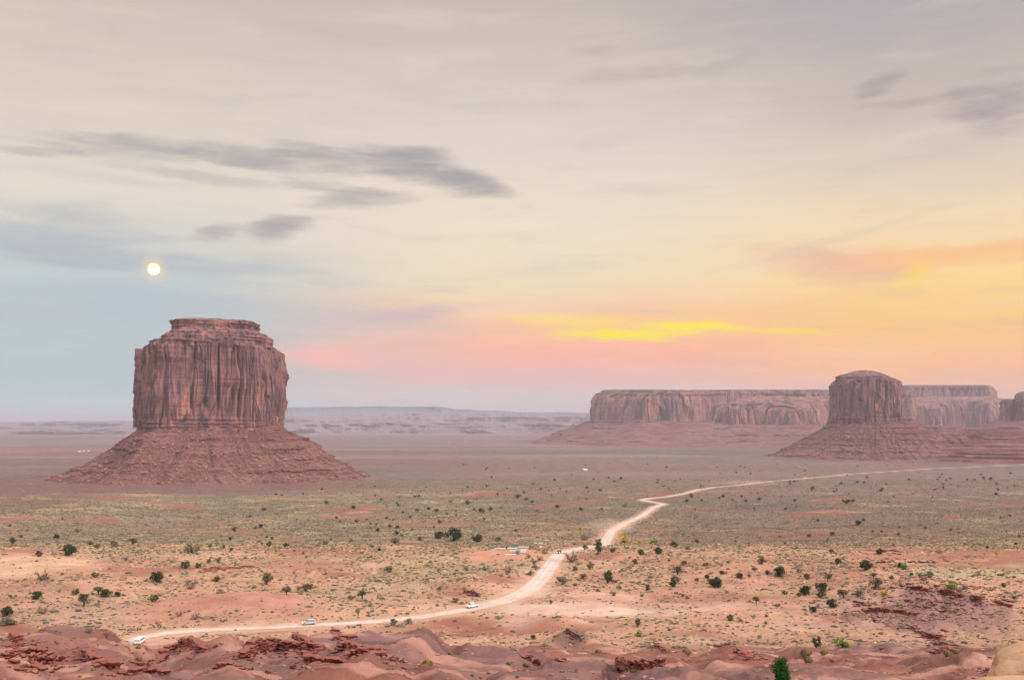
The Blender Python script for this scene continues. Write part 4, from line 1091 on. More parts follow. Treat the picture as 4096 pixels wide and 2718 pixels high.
def boulder(label, u, v, wpx, hpx, mat, seed, name='boulder', cat='boulder', group=None, sub=7, jag=.3, boxy=2.6, loc=None, dims=None, rz=0.0):
    x, y, z = loc if loc else at(u, v)
    s = y / F; P, Q = chunk(seed, sub, jag, 1, boxy)
    P = P + (.05 if sub < 20 else .02) * np.stack([perlin(P[:, 0] * 4, P[:, 1] * 4, P[:, 2] * 4, 50 + i) for i in range(3)], 1)
    w_, d_, h_ = dims if dims else (wpx * s / 2, wpx * s * .42, hpx * s * .62)
    o = make_mesh(name, P * np.array([w_, d_, h_]), Q, mat); o.location = (x, y, z + h_ * .45); o.rotation_euler = (0, 0, rz); tag(o, label, cat, group); return o
BOUL = [
 ('large rounded purple brown boulder beside the cream rocks at bottom right', 978.5, 671.5, 15, 9, 'P'), ('smaller lump of rock leaning on the purple brown boulder', 988, 671, 7, 6, 'P'),
 ('big rounded red boulder right of centre near the bottom', 525, 658, 14, 5, 'R'), ('smooth red boulder with a grey bush against it', 537, 664, 8, 7, 'R'),
 ('flat dark red boulder right of the two rounded ones', 561, 661.5, 12, 5, 'R'), ('low reddish boulder left of the big rounded one', 509, 657, 9, 3, 'R'),
 ('pale round boulder on the middle of the purple ridge', 930, 603, 5.5, 4.5, 'B'), ('pale wedge of rock just below the round boulder on the ridge', 927, 606.5, 6, 4, 'B'),
 ('greyish round boulder low on the purple ridge', 914, 627.5, 5.5, 4.5, 'B'), ('small white stone low on the purple ridge', 917.5, 637.5, 2.2, 1.6, 'C'),
 ('red boulder poking up at the bottom edge left of centre', 268, 678.5, 7, 5, 'R'), ('pinkish lumps of rock piled below the long red ledge', 293, 668, 6, 5, 'R'),
 ('dark stone on the road verge left of the moving car', 235.5, 629.8, 2.4, 1.5, 'P'), ('low dark stone at the roadside above the van', 174.8, 627, 2.7, 1.3, 'P'),
 ('pointed dark stone at the roadside above the van', 182.8, 626.5, 2.0, 1.5, 'P'), ('flat reddish stone at the roadside nearest the van', 165, 627.4, 2.4, .8, 'P'),
 ('lone dark boulder on the slope left of the long red ledge', 247, 656, 5, 4, 'R'), ('single red stone on the bare slope at bottom right', 882, 650.5, 5, 2.4, 'R'),
]
for i, (lb, u, v, w_, h_, mm) in enumerate(BOUL):
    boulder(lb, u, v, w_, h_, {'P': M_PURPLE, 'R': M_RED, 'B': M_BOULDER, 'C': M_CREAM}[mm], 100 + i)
# cream slickrock in the bottom right corner
boulder('big smooth cream sandstone rock rising in the bottom right corner', 0, 0, 0, 0, M_CREAM, 141, sub=28, jag=.10, boxy=2.2, loc=((1046 - 512) / F * 108, 108, -30.0), dims=(6.4, 4.4, 4.3), rz=-.25)
boulder('low flat slab of cream sandstone under the big cream rock', 0, 0, 0, 0, M_CREAM, 143, sub=24, jag=.08, boxy=2.3, loc=((1015 - 512) / F * 99, 99, -26.6), dims=(3.8, 2.6, 1.1), rz=.1)

# boulders fallen on the left butte's slope, found by casting onto the slope
bpy.context.view_layer.update()
from mathutils.bvhtree import BVHTree
def hit_tree(objs):
    vs = []; fs = []; off = 0
    for o in objs:
        me = o.data; n = len(me.vertices); a = np.empty(n * 3, np.float32); me.vertices.foreach_get('co', a)
        vs += a.reshape(-1, 3).tolist(); fs += [[q + off for q in p.vertices] for p in me.polygons]; off += n
    return BVHTree.FromPolygons(vs, fs)
tal1 = [c_ for c_ in b1.children if c_.name.startswith('talus')][0]; tal2 = [c_ for c_ in b2.children if c_.name.startswith('talus')][0]
T1 = hit_tree([tal1]); T2 = hit_tree([tal2])
def on_slope(T, u, v):
    h_ = T.ray_cast(Vector((0, 0, 0)), Vector(((u * DP - 512) / F, 1, (HZ - v * DP) / F)).normalized()); return h_[0]
B1 = [(492, 1043, 9), (502, 1052, 8), (463, 1079, 8), (476, 1078, 9), (672, 1001, 12), (676, 1013, 12), (620, 1000, 8), (637, 1102, 9), (705, 1068, 9), (645, 1056, 9), (720, 1068, 7), (690, 1030, 8), (220, 1072, 12), (232, 1078, 12), (199, 1090, 11),
      (246, 1092, 9), (285, 1050, 7), (262, 1096, 7), (168, 1098, 12), (140, 1103, 11), (253, 1052, 6), (330, 1062, 6), (395, 1072, 7), (560, 1090, 8), (600, 1076, 8), (760, 1070, 8), (735, 1052, 7), (655, 1072, 7), (355, 1030, 7), (300, 1085, 8), (540, 1066, 6), (575, 1040, 6), (620, 1035, 7), (425, 1050, 5), (782, 1083, 8), (312, 1022, 6), (445, 1108, 7), (350, 1100, 7), (393, 1096, 6), (583, 1108, 6)]
proto_b = [chunk(200 + i, 5, .3, .8, 3.0) for i in range(5)]
bm_ = [make_mesh('fallen_boulder', P, Q, M_BOULDER).data for P, Q in proto_b]
for o in [o for o in bpy.data.objects if o.name.startswith('fallen_boulder')]: bpy.data.objects.remove(o)
def fallen(T, lst, lab, grp, sd):
    r_ = random.Random(sd)
    for (u, v, w_) in lst:
        p = on_slope(T, u, v)
        if p is None: continue
        s = w_ * DP / F * p.y / 2
        o = bpy.data.objects.new('fallen_boulder', bm_[r_.randrange(5)]); COL.objects.link(o)
        o.location = p + Vector((0, 0, s * .25)); o.rotation_euler = (r_.uniform(-.4, .4), r_.uniform(-.4, .4), r_.uniform(0, 6)); o.scale = (s * 1.1, s * .9, s * .8)
        tag(o, lab, 'boulder', grp)
fallen(T1, B1, 'fallen sandstone boulder lying on the slope below the left butte', 'boulders on the slope of the left butte', 5)
B2 = [(1845, 1030, 9), (1852, 1022, 7), (1838, 1040, 6), (1901, 1035, 9), (1908, 1032, 6), (1885, 1040, 6), (1865, 1048, 7), (1960, 1050, 8), (1955, 1040, 7), (1968, 1044, 7), (1990, 1058, 6), (2010, 1052, 6), (1930, 1020, 5), (2040, 1050, 6), (2080, 1040, 6), (2060, 1020, 5), (2110, 1030, 6), (1980, 1030, 6)]
fallen(T2, B2, 'fallen boulder on the slope below the nearer right butte', 'boulders on the slope of the right butte', 6)
def rubble(T, lo_u, hi_u, lo_v, hi_v, n, smin, smax, seed):
    r_ = random.Random(seed); items = []
    for _ in range(n):
        u, v = r_.uniform(lo_u, hi_u), r_.uniform(lo_v, hi_v); p = on_slope(T, u, v)
        if p is None: continue
        s = r_.uniform(smin, smax) * (1.8 if r_.random() < .08 else 1)
        items.append((p.x, p.y, p.z + s * .2, s * r_.uniform(.8, 1.4), s, s * .7, r_.uniform(0, 6), r_.uniform(-.5, .5), r_.randrange(6)))
    return place_chunks(items, SMALL)
V, Q = rubble(T1, 60, 960, 985, 1128, 5200, 1.1, 2.7, 9); o = make_mesh('slope_rubble', V, Q, M_BOULDER); tag(o, kind='stuff')
V, Q = rubble(T2, 1760, 2363, 975, 1070, 2600, 1.6, 3.8, 10); o = make_mesh('slope_rubble', V, Q, M_BOULDER); tag(o, kind='stuff')
# loose stones on the near slope
r_ = random.Random(77); items = []
for _ in range(5200):
    if r_.random() < .7: d = r_.uniform(125, 275); x = r_.uniform(-.6, .6) * d
    else:
        d = r_.uniform(340, 392); x = (r_.uniform(845, 1030) - 512) / F * d
    if perlin(x / 18, d / 18, seed=70) < .0 and r_.random() < .8: continue
    s = abs(r_.gauss(0, .14)) + .07
    items.append((x, d, 0, s * 1.4, s, s * .6, r_.uniform(0, 6), r_.uniform(-.3, .3), r_.randrange(6)))
hz_ = height(np.array([i[0] for i in items]), np.array([i[1] for i in items])); items = [(i[0], i[1], h_ + i[5] * .3) + i[3:] for i, h_ in zip(items, hz_)]
V, Q = place_chunks(items, SMALL); o = make_mesh('loose_stones', V, Q, M_BOULDER); tag(o, kind='stuff')

r_ = random.Random(91); items = []
for (lb, pts, th, mm) in LED:
    if mm not in ('R', 'P'): continue
    W = [at(u, v) for u, v in pts]
    for _ in range(int(9 * (len(pts)) * (1.0 if mm == 'R' else .6))):
        j = r_.randrange(len(W) - 1); t = r_.random(); x = W[j][0] * (1 - t) + W[j + 1][0] * t + r_.gauss(0, 1.6); y = W[j][1] * (1 - t) + W[j + 1][1] * t - abs(r_.gauss(0, 4.0)) + .8
        q = r_.uniform(.12, .5) * (1.7 if r_.random() < .12 else 1); items.append((x, y, 0, q * r_.uniform(1, 1.9), q, q * .55, r_.uniform(0, 6), r_.uniform(-.35, .35), r_.randrange(6)))
ridge0 = len(items)
for _ in range(900):
    u = r_.gauss(935, 42); Yq = r_.gauss(366, 14); x = (u - 512) / F * Yq; q = abs(r_.gauss(0, .28)) + .10
    items.append((x, Yq, 0, q * 1.5, q, q * .6, r_.uniform(0, 6), r_.uniform(-.3, .3), r_.randrange(6)))
hz_ = height(np.array([i[0] for i in items]), np.array([i[1] for i in items])); items = [(i[0], i[1], h_ + i[5] * .4) + i[3:] for i, h_ in zip(items, hz_)]
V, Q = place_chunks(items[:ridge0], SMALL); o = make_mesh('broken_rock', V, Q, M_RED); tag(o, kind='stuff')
V, Q = place_chunks(items[ridge0:], SMALL); o = make_mesh('ridge_rubble', V, Q, M_PURPLE); tag(o, kind='stuff')

# ------------------------------------------------------------------ junipers
def leaf_mat(name, c1, c2):
    m, k = new_mat(name); oi = k.n('ShaderNodeObjectInfo'); gp = k.n('ShaderNodeNewGeometry'); ac = k.n('ShaderNodeAttribute', attribute_name='Col')
    c = k.mix(oi.outputs['Random'], c1, c2)
    c = k.mix(1.0, c, ac.outputs['Color'], 'MULTIPLY')
    return finish(m, k, c, .9, spec=.08)
M_JUN = leaf_mat('juniper_foliage', lin((58, 72, 46)), lin((84, 88, 58)))
M_DARKJ = leaf_mat('dark_juniper_foliage', lin((48, 62, 42)), lin((58, 74, 48)))
M_NEARJ = leaf_mat('vivid_juniper_foliage', lin((36, 76, 28)), lin((42, 84, 32)))
M_GREYJ = leaf_mat('dusty_grey_foliage', lin((96, 98, 80)), lin((116, 112, 92)))
M_BRIGHT = leaf_mat('bright_green_foliage', lin((66, 104, 42)), lin((110, 138, 56)))
M_YELLOW = leaf_mat('yellow_autumn_foliage', lin((190, 166, 60)), lin((176, 166, 84)))
M_BARK = plain('juniper_bark', lin((86, 66, 56)), .95, .05, var=.3, sc_=2)
M_DEAD = plain('dead_grey_wood', lin((118, 100, 92)), .95, .05, var=.3, sc_=2)
def tubes(paths, sides=5):
    V = []; Q = []
    for pts, rr in paths:
        pts = [np.array(p, float) for p in pts]; base_i = len(V)
        for i, p in enumerate(pts):
            t = pts[min(i + 1, len(pts) - 1)] - pts[max(i - 1, 0)]; t /= np.linalg.norm(t) + 1e-9
            a = np.cross(t, [0.3, .9, .2]); a /= np.linalg.norm(a) + 1e-9; b = np.cross(t, a)
            for j in range(sides):
                q = 2 * pi * j / sides; V.append(p + (a * math.cos(q) + b * math.sin(q)) * rr[i])
        for i in range(len(pts) - 1):
            for j in range(sides):
                o = base_i + i * sides; Q.append((o + j, o + (j + 1) % sides, o + sides + (j + 1) % sides, o + sides + j))
    return np.array(V), np.array(Q)
def leaf_cloud(centres, radii, per, size, r_):
    V = []; C = []
    for c, r0 in zip(centres, radii):
        n = int(per * (r0 / np.mean(radii)) ** 2) + 3; tone = r_.uniform(.6, 1.35)
        d = r_.normal(size=(n, 3)); d /= np.linalg.norm(d, axis=1)[:, None]; p = np.array(c) + d * (r0 * r_.uniform(.45, 1.05, n) ** .6)[:, None]
        u = r_.normal(size=(n, 3)); u /= np.linalg.norm(u, axis=1)[:, None]; w_ = np.cross(u, d); w_ /= np.linalg.norm(w_, axis=1)[:, None] + 1e-9
        s = size * r_.uniform(.6, 1.4, n)[:, None]
        V.append(np.stack([p - u * s, p + w_ * s * .7, p + u * s, p - w_ * s * .7], 1).reshape(-1, 3))
        C.append(np.repeat((tone * r_.uniform(.75, 1.25, n))[:, None] * np.ones((n, 3)), 4, 0))
    V = np.vstack(V); return V, np.arange(len(V)).reshape(-1, 4), np.vstack(C)
def make_tree(kind, seed, leafm, bark=None, H=3.0, Wd=3.4, n_cl=34, per=34, size=.13, stem=.25, name='juniper_tree', open_=0.0):
    """root at the foot; unit size: H metres high, Wd wide"""
    r_ = np.random.default_rng(seed); root = empty(name)
    cs = []; rs = []
    while len(cs) < n_cl:
        q = r_.uniform(-1, 1, 3); 
        if q[0] ** 2 + q[1] ** 2 + q[2] ** 2 > 1 or r_.random() < open_ * (1 - np.linalg.norm(q)): continue
        if kind == 'column': q[0] *= .75
        c = np.array([q[0] * Wd / 2 * .82, q[1] * Wd / 2 * .82, H * (stem + (1 - stem) * (.46 + .44 * q[2]))])
        c[:2] *= 1 - .2 * max(0, q[2]); c += r_.normal(0, .16, 3); cs.append(c); rs.append(r_.uniform(.09, .24) * min(Wd, H))
    V, Q, C = leaf_cloud(cs, rs, per, size, r_)
    V[:, 2] = np.maximum(V[:, 2], .02)
    make_mesh('crown', V, Q, leafm, root, cols=C)
    paths = []
    lean = r_.uniform(-.25, .25, 2)
    for i in range(5 if stem < .2 else 6):
        c = cs[r_.integers(0, len(cs))]; b0 = np.array([r_.uniform(-.1, .1), r_.uniform(-.1, .1), 0]); k1 = np.array([lean[0] * .5, lean[1] * .5, H * stem * r_.uniform(.6, 1.1)])
        paths.append(([b0 - [0, 0, .3], k1 * .6 + b0, k1 + (c - k1) * .4 + r_.normal(0, .12, 3), c], [.17, .13, .08, .03]))
    V, Q = tubes(paths); make_mesh('trunk', V, Q, bark or M_BARK, root)
    return root
def make_bare(seed, H=2.2, Wd=3.0, n=16, name='dead_shrub', twig=26):
    r_ = np.random.default_rng(seed); paths = []
    for i in range(n):
        a = r_.uniform(0, 2 * pi); e = r_.uniform(.25, 1.2); L = r_.uniform(.6, 1.0)
        tip = np.array([math.cos(a) * math.cos(e) * Wd / 2 * L, math.sin(a) * math.cos(e) * Wd / 2 * L, math.sin(e) * H * L])
        mid = tip * .5 + r_.normal(0, .12, 3); paths.append(([(0, 0, -.2), mid * .5, mid, tip], [.10, .08, .055, .025]))
        for j in range(twig // 5):
            t = r_.uniform(.35, 1); b0 = mid * (1 - t) + tip * t; paths.append(([b0, b0 + r_.normal(0, .22, 3) + tip * .14, b0 + r_.normal(0, .3, 3) + tip * .3], [.04, .03, .015]))
    V, Q = tubes(paths, 4); V[:, 2] = np.maximum(V[:, 2], -.2)
    return make_mesh(name, V, Q, M_DEAD)
def make_brush(seed, leafm=None, name='rabbitbrush', H=.9, Wd=1.3, n=420, yellow=1.0):
    """rounded desert bush of fine upright stems, pale below and yellow at the tips"""
    r_ = np.random.default_rng(seed); V = []; C = []
    for i in range(n):
        a = r_.uniform(0, 2 * pi); q = math.sqrt(r_.uniform(0, 1)); bx, by = math.cos(a) * q * Wd * .22, math.sin(a) * q * Wd * .22
        tx_, ty_ = math.cos(a) * q * Wd * .5, math.sin(a) * q * Wd * .5; tz = H * math.sqrt(max(0.05, 1 - .8 * q * q)) * r_.uniform(.8, 1.1)
        w_ = .035; p = a + pi / 2; ox, oy = math.cos(p) * w_, math.sin(p) * w_
        V += [(bx - ox, by - oy, 0), (bx + ox, by + oy, 0), (tx_ + ox * 1.8, ty_ + oy * 1.8, tz), (tx_ - ox * 1.8, ty_ - oy * 1.8, tz)]
        g_ = np.array(lin((128, 122, 100))) * r_.uniform(.7, 1.1); y_ = (np.array(lin((168, 156, 92))) * yellow + np.array(lin((158, 146, 118))) * (1 - yellow)) * r_.uniform(.8, 1.15)
        C += [g_, g_, y_, y_]
    V = np.array(V, float); return make_mesh(name, V, np.arange(len(V)).reshape(-1, 4), M_SCRUB, cols=np.array(C))
protos = {}
def proto(key):
    if key in protos: return protos[key]
    kd, i = key
    if kd == 'round': o = make_tree('round', 10 + i, M_JUN, n_cl=24, stem=.14, H=2.6, open_=.3)
    elif kd == 'dark': o = make_tree('round', 30 + i, M_DARKJ, n_cl=34, stem=.10, H=2.7, Wd=3.2, open_=.2)
    elif kd == 'trunk': o = make_tree('round', 50 + i, M_JUN, n_cl=22, stem=.34, H=3.4, Wd=3.6, open_=.4)
    elif kd == 'grey': o = make_tree('round', 70 + i, M_GREYJ, n_cl=26, stem=.12, per=26, H=2.4, Wd=3.4, open_=.3)
    elif kd == 'tall': o = make_tree('column', 90 + i, M_JUN, n_cl=30, stem=.10, H=3.8, Wd=2.3)
    elif kd == 'green': o = make_tree('round', 110 + i, M_BRIGHT, n_cl=26, stem=.04, H=2.2, Wd=3.0, name='green_bush')
    elif kd == 'yellow': o = make_tree('round', 130 + i, M_YELLOW, n_cl=20, stem=.04, H=2.0, Wd=2.6, name='yellow_bush')
    elif kd == 'bare': o = make_bare(150 + i)
    elif kd == 'brush': o = make_brush(170 + i)
    elif kd == 'pale': o = make_brush(190 + i, yellow=.25, H=1.2, Wd=1.5, n=520)
    protos[key] = o; o['_w'] = {'round': 3.4, 'dark': 3.2, 'trunk': 3.6, 'grey': 3.4, 'tall': 2.3, 'green': 3.0, 'yellow': 2.6, 'bare': 3.0, 'brush': 1.3, 'pale': 1.5}[kd]
    return o
used = set()
def plant(kd, x, y, z, width, label, cat, group=None, var=None, zs=.86, rz=None):
    key = (kd, (var if var is not None else random.randrange({'brush': 4, 'pale': 3, 'bare': 4, 'tall': 2, 'green': 2, 'yellow': 2}.get(kd, 5))))
    src = proto(key)
    if key in used:
        r = src.copy(); COL.objects.link(r)
        for ch in src.children: c_ = ch.copy(); COL.objects.link(c_); c_.parent = r
    else: r = src; used.add(key)
    s = width / src['_w']
    r.location = (x, y, z - .05); r.scale = (s, s, s * zs); r.rotation_euler = (0, 0, random.uniform(0, 6.28) if rz is None else rz)
    for k_ in ('label', 'category', 'group'):
        if k_ in r: del r[k_]
    tag(r, label, cat, group); return r
random.seed(5)
# zoom crops the positions were read from: origin and scale -> picture pixels
def zA(x, y): return x / 6.752, 462.5 + y / 6.752
def zB(x, y): return 325 + x / 6.752, 462.5 + y / 6.752
def zC(x, y): return 650 + x / 6.318, 462.5 + y / 6.318
SPEC = [  # distinctive ones: crop, x, y (foot), width, kind, label
 (zA, 467, 625, 100, 'dark', 'dark juniper with a double crown above the pale dune at left'),
 (zA, 895, 553, 60, 'trunk', 'dark juniper on a clear trunk, right of the pale dune among grass'),
 (zA, 770, 565, 64, 'grey', 'sparse grey tree standing upright left of the dark one on a trunk'),
 (zA, 1055, 808, 97, 'dark', 'big round dark juniper alone on the sand below the eroded bank'),
 (zA, 1250, 715, 80, 'round', 'larger of two round bushes side by side left of the eroded bank'),
 (zA, 1340, 710, 56, 'round', 'smaller of two round bushes side by side left of the eroded bank'),
 (zA, 1300, 608, 112, 'grey', 'wide loose clump of grey green bushes on the left plain'),
 (zA, 565, 962, 100, 'trunk', 'spreading dark juniper with gnarled stems above the van'),
 (zA, 290, 1015, 92, 'bare', 'bare brown shrub on the sand at left, between two dark junipers'),
 (zA, 45, 1030, 85, 'dark', 'dark juniper at the left edge above a grey thicket'),
 (zA, 50, 1095, 150, 'grey', 'wide grey thicket at the left edge under a dark juniper'),
 (zA, 1047, 936, 66, 'round', 'small olive bush on the smooth sand bank above the road'),
 (zA, 1935, 888, 70, 'trunk', 'olive juniper on a short trunk on the sand bank, left of the biggest one'),
 (zA, 2065, 872, 132, 'trunk', 'biggest dark juniper on the crest of the sand bank above the moving car'),
 (zA, 1800, 820, 100, 'trunk', 'thin juniper with visible stem at the top of the sand bank'),
 (zA, 665, 890, 70, 'trunk', 'slender juniper with a dark leaning trunk, left of two dark bushes'),
 (zA, 718, 908, 78, 'dark', 'dense dark bush, middle of three in a row at left'),
 (zA, 795, 903, 50, 'dark', 'small dark bush, rightmost of three in a row at left'),
 (zA, 245, 920, 82, 'dark', 'dark juniper on the sand at far left below a fallen dead tree'),
 (zA, 510, 885, 60, 'round', 'juniper with a low side clump above the spreading dark one'),
 (zA, 290, 790, 110, 'bare', 'fallen dead tree lying below the pale dune'),
 (zA, 1285, 850, 100, 'bare', 'dead tree with white branches at the left top of the sand bank'),
 (zA, 1210, 1035, 60, 'bare', 'dead bush with a pale forked stump on the bank above the road'),
 (zA, 1318, 1058, 66, 'bare', 'low dead bush, right of the forked stump above the road'),
 (zA, 1598, 1004, 38, 'bare', 'tiny dead shrub in the middle of the smooth sand bank'),
 (zA, 600, 1135, 76, 'bare', 'bare shrub standing left of the road above the van'),
 (zA, 718, 1180, 66, 'bare', 'bare reddish shrub beside the left end of the road'),
 (zA, 1465, 800, 60, 'round', 'dark bush at the foot of the eroded bank'),
 (zA, 170, 1282, 40, 'grey', 'lone grey green bush on the near red slope at far left'),
 (zA, 350, 1160, 0, 'x', ''),
 (zB, 475, 550, 78, 'grey', 'grey green bush on the grassy slope left of the market stalls'),
 (zB, 865, 524, 118, 'dark', 'long low dark juniper thicket left of the market stalls'),
 (zB, 775, 512, 72, 'dark', 'dark thicket just left of the long low one near the stalls'),
 (zB, 1025, 536, 72, 'dark', 'dark double bush closest to the stalls on their left'),
 (zB, 1165, 530, 60, 'grey', 'bare grey bush right behind the left stall'),
 (zB, 430, 738, 62, 'round', 'dark bush beside the pale dry wash on the left of the stalls'),
 (zB, 1240, 738, 74, 'bare', 'bare dead tree with a forked trunk on the slope below the stalls'),
 (zB, 1447, 657, 56, 'bare', 'bushy brown shrub below the white canopy'),
 (zB, 1485, 612, 56, 'bare', 'grey brown bush at the right end of the stalls'),
 (zB, 1665, 668, 112, 'bare', 'large bare brown bush on the right shoulder of the road crest'),
 (zB, 1845, 604, 64, 'tall', 'tall uneven juniper right of the road where it dips away'),
 (zB, 1755, 585, 46, 'round', 'dark bush between the road crest and the tall uneven juniper'),
 (zB, 1945, 600, 46, 'round', 'small dark bush just right of the tall uneven juniper'),
 (zB, 2135, 618, 54, 'dark', 'round dark juniper, left one of a pair right of the road crest'),
 (zB, 2250, 612, 58, 'dark', 'dark juniper, right one of a pair right of the road crest'),
 (zB, 1910, 812, 66, 'tall', 'tall two storey juniper on the sandy slope right of the road'),
 (zB, 1985, 846, 40, 'green', 'small round green bush right below the tall two storey juniper'),
 (zB, 2180, 862, 32, 'tall', 'narrow upright dark juniper further right on the sandy slope'),
 (zB, 2350, 835, 56, 'dark', 'dark juniper clump on the sandy slope right of the narrow upright one'),
 (zB, 1525, 950, 32, 'trunk', 'little crooked tree on the bare flat below the road bend'),
 (zB, 250, 918, 76, 'trunk', 'dark brown juniper with bare stems, right one of a pair on the left bank'),
 (zB, 175, 922, 52, 'grey', 'grey bush, left one of a pair on the bank above the moving car'),
 (zB, 885, 942, 62, 'grey', 'round grey bush above the blurred white car'),
 (zB, 940, 850, 36, 'yellow', 'yellow green bush beside the red rock layers left of the road'),
 (zB, 700, 915, 32, 'yellow', 'yellow bush on the bank left of the grey round bush'),
 (zB, 565, 1083, 62, 'grey', 'right hand grey bush on the lower verge of the road'),
 (zB, 465, 1093, 68, 'grey', 'left hand grey bush on the lower verge of the road'),
 (zB, 2118, 1170, 58, 'green', 'bright green spreading bush on the shrubby mound right of centre'),
 (zB, 2110, 1102, 38, 'tall', 'dark little tree just above the bright green spreading bush'),
 (zB, 1405, 1188, 40, 'dark', 'dark green bush at the foot of the shrubby mound'),
 (zB, 2020, 535, 76, 'yellow', 'wide yellowish bush beside the road beyond the dip'),
 (zB, 2120, 552, 44, 'yellow', 'golden bush with a dark foot right of the road'),
 (zB, 2222, 550, 56, 'green', 'light green bush right of the golden one'),
 (zB, 1750, 522, 60, 'grey', 'fuzzy grey green bush left of the road beyond the dip'),
 (zB, 1725, 458, 40, 'yellow', 'pale yellow bush on the flat left of the far road'),
 (zC, 1188, 636, 46, 'dark', 'dark juniper on the skyline of the sandy rise, left of the biggest round one'),
 (zC, 1365, 678, 84, 'dark', 'large dense dark juniper at the crest of the sandy rise'),
 (zC, 408, 788, 88, 'dark', 'big round bright dark green juniper on the right hand sand'),
 (zC, 705, 638, 62, 'round', 'round juniper on the crest right of the big bright one'),
 (zC, 352, 653, 38, 'round', 'small olive juniper above the big bright dark green one'),
 (zC, 818, 716, 86, 'dark', 'wide flat dark juniper in the middle of the sandy rise'),
 (zC, 942, 697, 44, 'grey', 'upright greyish juniper right of the wide flat one'),
 (zC, 990, 731, 52, 'round', 'rounded juniper between the greyish upright one and the one on a trunk'),
 (zC, 1122, 743, 56, 'trunk', 'yellowish juniper with a clean trunk'),
 (zC, 1422, 798, 90, 'trunk', 'spreading flat topped juniper on a dark crooked trunk'),
 (zC, 1412, 728, 46, 'trunk', 'stacked dark juniper directly above the flat topped one'),
 (zC, 1527, 733, 36, 'round', 'small dark bush alone on the red dome'),
 (zC, 985, 832, 82, 'dark', 'broad dark juniper left of the tall double clump'),
 (zC, 1085, 808, 82, 'dark', 'upper part of the tall double juniper clump on the right'),
 (zC, 1078, 851, 64, 'round', 'lower greyer juniper of the tall double clump on the right'),
 (zC, 1222, 853, 72, 'trunk', 'dark juniper with leaning stems right of the double clump'),
 (zC, 1150, 910, 80, 'dark', 'dark blue green juniper low on the slope left of the purple ridge'),
 (zC, 1325, 844, 66, 'grey', 'silvery grey shrub above the purple ridge'),
 (zC, 1032, 941, 54, 'dark', 'dark juniper by itself on the flat below the double clump'),
 (zC, 1480, 828, 48, 'yellow', 'yellow green tufted bush behind the purple ridge'),
 (zC, 1857, 818, 46, 'green', 'small vivid green bush left of the large round green one'),
 (zC, 1907, 799, 74, 'green', 'large round green bush behind the purple ridge'),
 (zC, 2235, 788, 42, 'round', 'round bush on the straw coloured flat at far right'),
 (zC, 1580, 657, 42, 'dark', 'dark green bush on the red flats above the straw slope'),
 (zC, 1605, 672, 54, 'green', 'low green bush touching the dark one on the red flats'),
 (zC, 1478, 670, 20, 'green', 'tiny bright green bush right of the large dense dark juniper'),
 (zC, 1765, 724, 66, 'grey', 'grey shrub with a low green skirt on the straw slope'),
 (zC, 672, 888, 52, 'trunk', 'low twisted juniper on the bare sand right of centre'),
 (zC, 505, 993, 56, 'round', 'dark bush on the flat left of the tiny pair, right of centre'),
 (zC, 1050, 1174, 58, 'tall', 'upright olive bush on the lower right slope'),
 (zC, 1215, 1170, 92, 'green', 'wide low green bush right of the upright olive one'),
 (zC, 160, 758, 72, 'round', 'dull green juniper at the left of the sandy rise'),
 (zC, 175, 704, 62, 'trunk', 'open juniper above the dull green one'),
 (zC, 210, 650, 46, 'trunk', 'thin stemmed little tree on the left crest of the sandy rise'),
 (zC, 2210, 1230, 58, 'bare', 'grey brown bush with a dark hollow left of the cream rocks'),
 (zC, 205, 1258, 36, 'grey', 'small dark grey bush on the red slope right of centre'),
 (zC, 228, 1218, 66, 'pale', 'pale grey brush at the edge of the grey shrub patch'),
 (zC, 985, 1226, 80, 'pale', 'big pale yellow brush left of the red stones'),
 (zC, 1100, 1224, 52, 'pale', 'pale yellow brush right of the red stones'),
 (zC, 1000, 1352, 62, 'pale', 'grey feathery brush on the red slope right of the near juniper'),
 (zC, 1150, 1371, 36, 'pale', 'grey brush at the bottom edge right of the feathery one'),
 (zC, 1395, 1371, 34, 'pale', 'small grey brush at the bottom edge, far from any other'),
 (zC, 1930, 1240, 46, 'brush', 'yellow brush in front of the purple ridge, right one'),
 (zC, 1880, 1236, 56, 'pale', 'straw coloured brush in front of the purple ridge, left one'),
 (zC, 1925, 1312, 130, 'brush', 'long yellow grey brush left of the purple brown boulder'),
 (zC, 2110, 1318, 44, 'pale', 'grey brush hugging the right side of the purple brown boulder'),
 (zB, 690, 1362, 80, 'brush', 'big bright yellow brush on the red slope at bottom centre'),
 (zB, 805, 1410, 44, 'brush', 'yellow grey brush right below the big bright yellow one'),
 (zB, 1243, 1373, 40, 'brush', 'vivid yellow brush on the red slope, in the bottom middle'),
 (zB, 1362, 1382, 52, 'brush', 'yellow green brush in front of the rounded red boulders'),
 (zB, 847, 1292, 42, 'brush', 'pale yellow brush on the dark red hill left of bottom centre'),
 (zB, 1845, 1292, 50, 'brush', 'big pale brush with a yellow top on the flat right of bottom centre'),
 (zB, 1778, 1278, 20, 'brush', 'tiny bright yellow brush left of the big pale one'),
 (zB, 1640, 1400, 48, 'brush', 'yellowish brush at the foot of the flat red boulder'),
 (zB, 2085, 1425, 56, 'pale', 'tall grey brush in front of the dark red ledge at bottom right of centre'),
 (zB, 505, 1455, 50, 'pale', 'grey yellow brush among the square blocks at the bottom'),
 (zA, 938, 1365, 46, 'brush', 'yellow brush below the van'),
 (zA, 1018, 1340, 54, 'brush', 'larger yellow brush up and right of the one below the van'),
 (zA, 1222, 1222, 34, 'brush', 'upper yellow brush in the notch right of the van'),
 (zA, 1165, 1268, 38, 'brush', 'lower yellow brush in the notch right of the van'),
 (zA, 1215, 1288, 40, 'green', 'green yellow bush below the dark overhang in the notch'),
]
